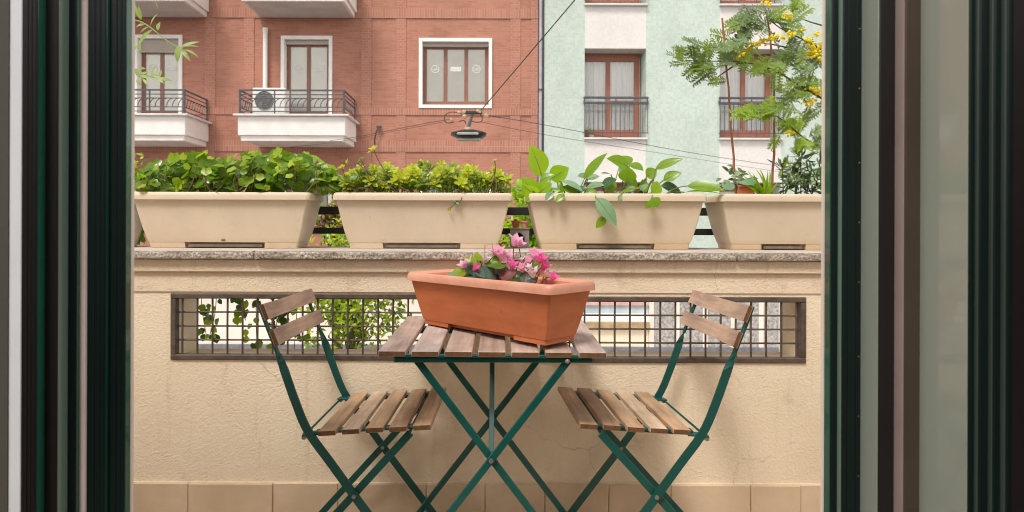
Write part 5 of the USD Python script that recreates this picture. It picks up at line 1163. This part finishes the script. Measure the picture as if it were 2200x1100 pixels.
# ---------------------------------------------------------------- shrubs in the street (seen between the planters and through the grille)
def shrub(px, py, d, rx, rz, n, mats, label, seed, sz=.05):
    rnd = random.Random(seed); C = at(px, py, d)
    t = thing('street_shrub', label, 'shrub', (C[0], d, GROUND))
    add(t, 'trunk', tube(spline([V(C[0], d, GROUND), V(C[0] + .05, d, (GROUND + C[2]) / 2), C], 8), np.linspace(.05, .02, 8), 8), M['bark'])
    for k in range(9):
        e = C + V(rnd.gauss(0, rx * .5), rnd.gauss(0, rx * .5), rnd.gauss(0, rz * .5)); s = C - V(0, 0, rz * rnd.uniform(.2, .9))
        add(t, 'branch', tube(spline([s, (s + e) / 2 + V(0, 0, .03), e], 5), np.linspace(.012, .004, 5), 5), M['bark'])
    parts = {m: [] for m in mats}
    cl = [C + V(rnd.gauss(0, rx * .5), rnd.gauss(0, rx * .5), rnd.gauss(0, rz * .5)) for _ in range(40)]
    for k in range(n):
        c = rnd.choice(cl) + V(rnd.gauss(0, rx * .2), rnd.gauss(0, rx * .2), rnd.gauss(0, rz * .16))
        dv = rvec(rnd); L = sz * rnd.uniform(.7, 1.3)
        parts[rnd.choice(mats)].append(leaf(c, c + dv * L, V(rnd.gauss(0, .5), -.5, .8), L * .55, 'ovate', .2, .1, 3))
    for m, ls in parts.items():
        if ls: add(t, 'foliage', cat_(ls), M[m], kind='stuff', smooth=True)
shrub(752, 650, 5.0, .31, .60, 3000, ['leaf_lime', 'sedum', 'leaf_mid'], 'yellow-green shrub in the street seen through the left grille beside the table', 81)
shrub(1128, 520, 5.2, .16, .30, 1100, ['big_lime', 'leaf_lime'], 'lime-green shrub in the street seen between the two middle planters', 82, .07)
shrub(1085, 505, 6.0, .12, .25, 700, ['pink', 'sedum', 'leaf_gold'], 'pink-flowering shrub in the street seen beside the birdhouse', 83)
shrub(715, 478, 5.6, .14, .18, 700, ['leaf_red', 'stem_brown', 'leaf_gold', 'leaf_mid'], 'reddish-brown shrub in the street seen between the two left planters', 84)
# ivy hanging outside the left grille
rn = random.Random(91)
t = thing('trailing_ivy', 'ivy trailing down outside the left grille with dark pointed leaves', 'climbing plant', (kx(500, 2.62), 2.62, .82))
for px, y0, y1, n in ((440, 630, 720, 13), (458, 630, 722, 8), (520, 625, 690, 15), (548, 640, 745, 10), (585, 625, 745, 14), (620, 630, 690, 10), (600, 640, 740, 8), (560, 628, 650, 6), (640, 690, 755, 7)):
    P = spline([at(px + rn.uniform(-8, 8), 560, 2.62), at(px + rn.uniform(-6, 6), (y0 + y1) / 2, 2.60), at(px + rn.uniform(-10, 10), y1, 2.58)], 12)
    add(t, 'vine', tube(P, .0016, 5), M['stem_brown'])
    for k in range(n):
        C = at(px + rn.gauss(0, 11), rn.uniform(y0, y1), 2.58 + rn.uniform(-.03, .05))
        u = unit(V(rn.gauss(0, .6), 0, -1)); L = rn.uniform(.022, .042)
        add(t, 'leaf', leaf(C, C + u * L, V(rn.gauss(0, .4), -.9, .3), L * .85, 'ovate', .2, .1, 4), M[rn.choice(['leaf_dark', 'leaf_mid', 'leaf_dark', 'leaf_mid', 'leaf_lime'])], smooth=True)

# ---------------------------------------------------------------- street lamp hung on cables
DL = 10.0
t = thing('street_lamp', 'black boat-shaped street lamp hung on cables over the street', 'street lamp', tuple(at(1010, 240, DL)))
kk = DL / F
c = at(1006, 288, DL)
out = [(-38, 3), (-33, 5), (-22, 11), (-10, 13), (10, 13), (26, 11), (37, 4), (39, -1), (30, -5), (10, -9), (-10, -9), (-37, -2)]
shell = []
rings = []
for j, (sc, yy) in enumerate(((.25, -.20), (.8, -.14), (1.0, -.05), (1.0, .05), (.8, .14), (.25, .20))):
    rings.append(np.array([(c[0] + x * kk * (.6 + .4 * sc), c[1] + yy, c[2] - y * kk * sc) for x, y in out]))
m = loft(rings); 
if m.volume < 0: m.invert()
add(t, 'housing', m, M['lamp_black'], smooth=35)
add(t, 'lens', box(c[0] - 26 * kk, c[0] + 26 * kk, c[1] - .10, c[1] + .1, c[2] - 14.5 * kk, c[2] - 8 * kk, .02), M['lamp_lens'])
lp = box(c[0] - 24 * kk, c[0] + 22 * kk, c[1] - .225, c[1] - .15, c[2] - 5.5 * kk, c[2] - 0.5 * kk, .015); add(t, 'reflector', lp, M['lamp_lens'])
add(t, 'socket', tube([c + V(-2 * kk, -.03, 4 * kk), c + V(-2 * kk, -.03, 14 * kk)], .05, 10), M['porcelain'])
add(t, 'strut', tube([c + V(-1 * kk, 0, 13 * kk), c + V(6 * kk, 0, 34 * kk), c + V(9 * kk, 0, 46 * kk)], [.03, .02, .028], 8), M['rail_grey'])
hub = at(1016, 243, DL)
add(t, 'hanger', box(hub[0] - .16, hub[0] + .14, hub[1] - .03, hub[1] + .03, hub[2] - .02, hub[2] + .03, .01), M['lamp_black'])
for px, py, r in ((996, 240, .035), (985, 241, .03), (1026, 238, .03), (1044, 247, .04), (997, 250, .04), (969, 257, .03), (1030, 240, .03)):
    s = lathe([(0, -r), (r * .7, -r * .8), (r, 0), (r * .6, r * .5), (r * .8, r * .8), (0, r)], 10); s.apply_translation(at(px, py, DL - .02)); add(t, 'insulator', s, M['porcelain'], smooth=40)
for pts in ([(955, 248), (960, 244), (985, 243), (1000, 250)], [(955, 248), (956, 262), (975, 262)], [(1030, 243), (1032, 262), (1018, 262), (1008, 256)], [(1044, 247), (1060, 250), (1075, 253)], [(985, 262), (997, 260), (1000, 266)]):
    add(t, 'loop_wire', tube(spline([at(x, y, DL) for x, y in pts], 8), .008, 5), M['cable'])
def cable(pts, label, r=.0055):
    P = spline([at(*p) for p in pts], 16)
    top('cable', tube(P, r, 6), M['cable'], label, 'cable', 'overhead cables over the street')
cable([(1030, 240, DL), (1140, 110, 9.0), (1262, -35, 8.0)], 'black overhead cable rising steeply to the upper right from the street lamp', .008)
cable([(972, 256, DL), (880, 272, 11.5), (760, 296, 13.8), (640, 308, 15.9)], 'upper of two thin cables running left from the street lamp across the middle balcony')
cable([(955, 262, DL), (860, 280, 11.5), (740, 303, 14.0), (620, 318, 15.95)], 'lower of two thin cables running left from the street lamp across the middle balcony', .0042)
cable([(1060, 250, DL), (1170, 268, 11.0), (1400, 312, 13.0), (1640, 350, 15.0), (1800, 372, 16.0)], 'upper thin cable running right from the street lamp across the green facade')
cable([(1032, 262, DL), (1165, 288, 11.0), (1400, 325, 13.0), (1640, 362, 15.0), (1800, 385, 16.0)], 'lower thin cable running right from the street lamp across the green facade', .0038)
t = thing('wall_hook', 'small dark hook bracket on the brick wall above a sedum rosette', 'hook', tuple(at(812, 275, 15.9)))
add(t, 'plate', box(*(lambda p: (p[0] - .06, p[0] + .06, 15.88, 15.97, p[2] - .02, p[2] + .03))(at(813, 273, 15.9)), .01), M['rail_grey'])
add(t, 'hook_arm', tube(spline([at(813, 274, 15.9), at(806, 290, 15.85), at(805, 312, 15.85)], 8), .018, 6), M['cable'])
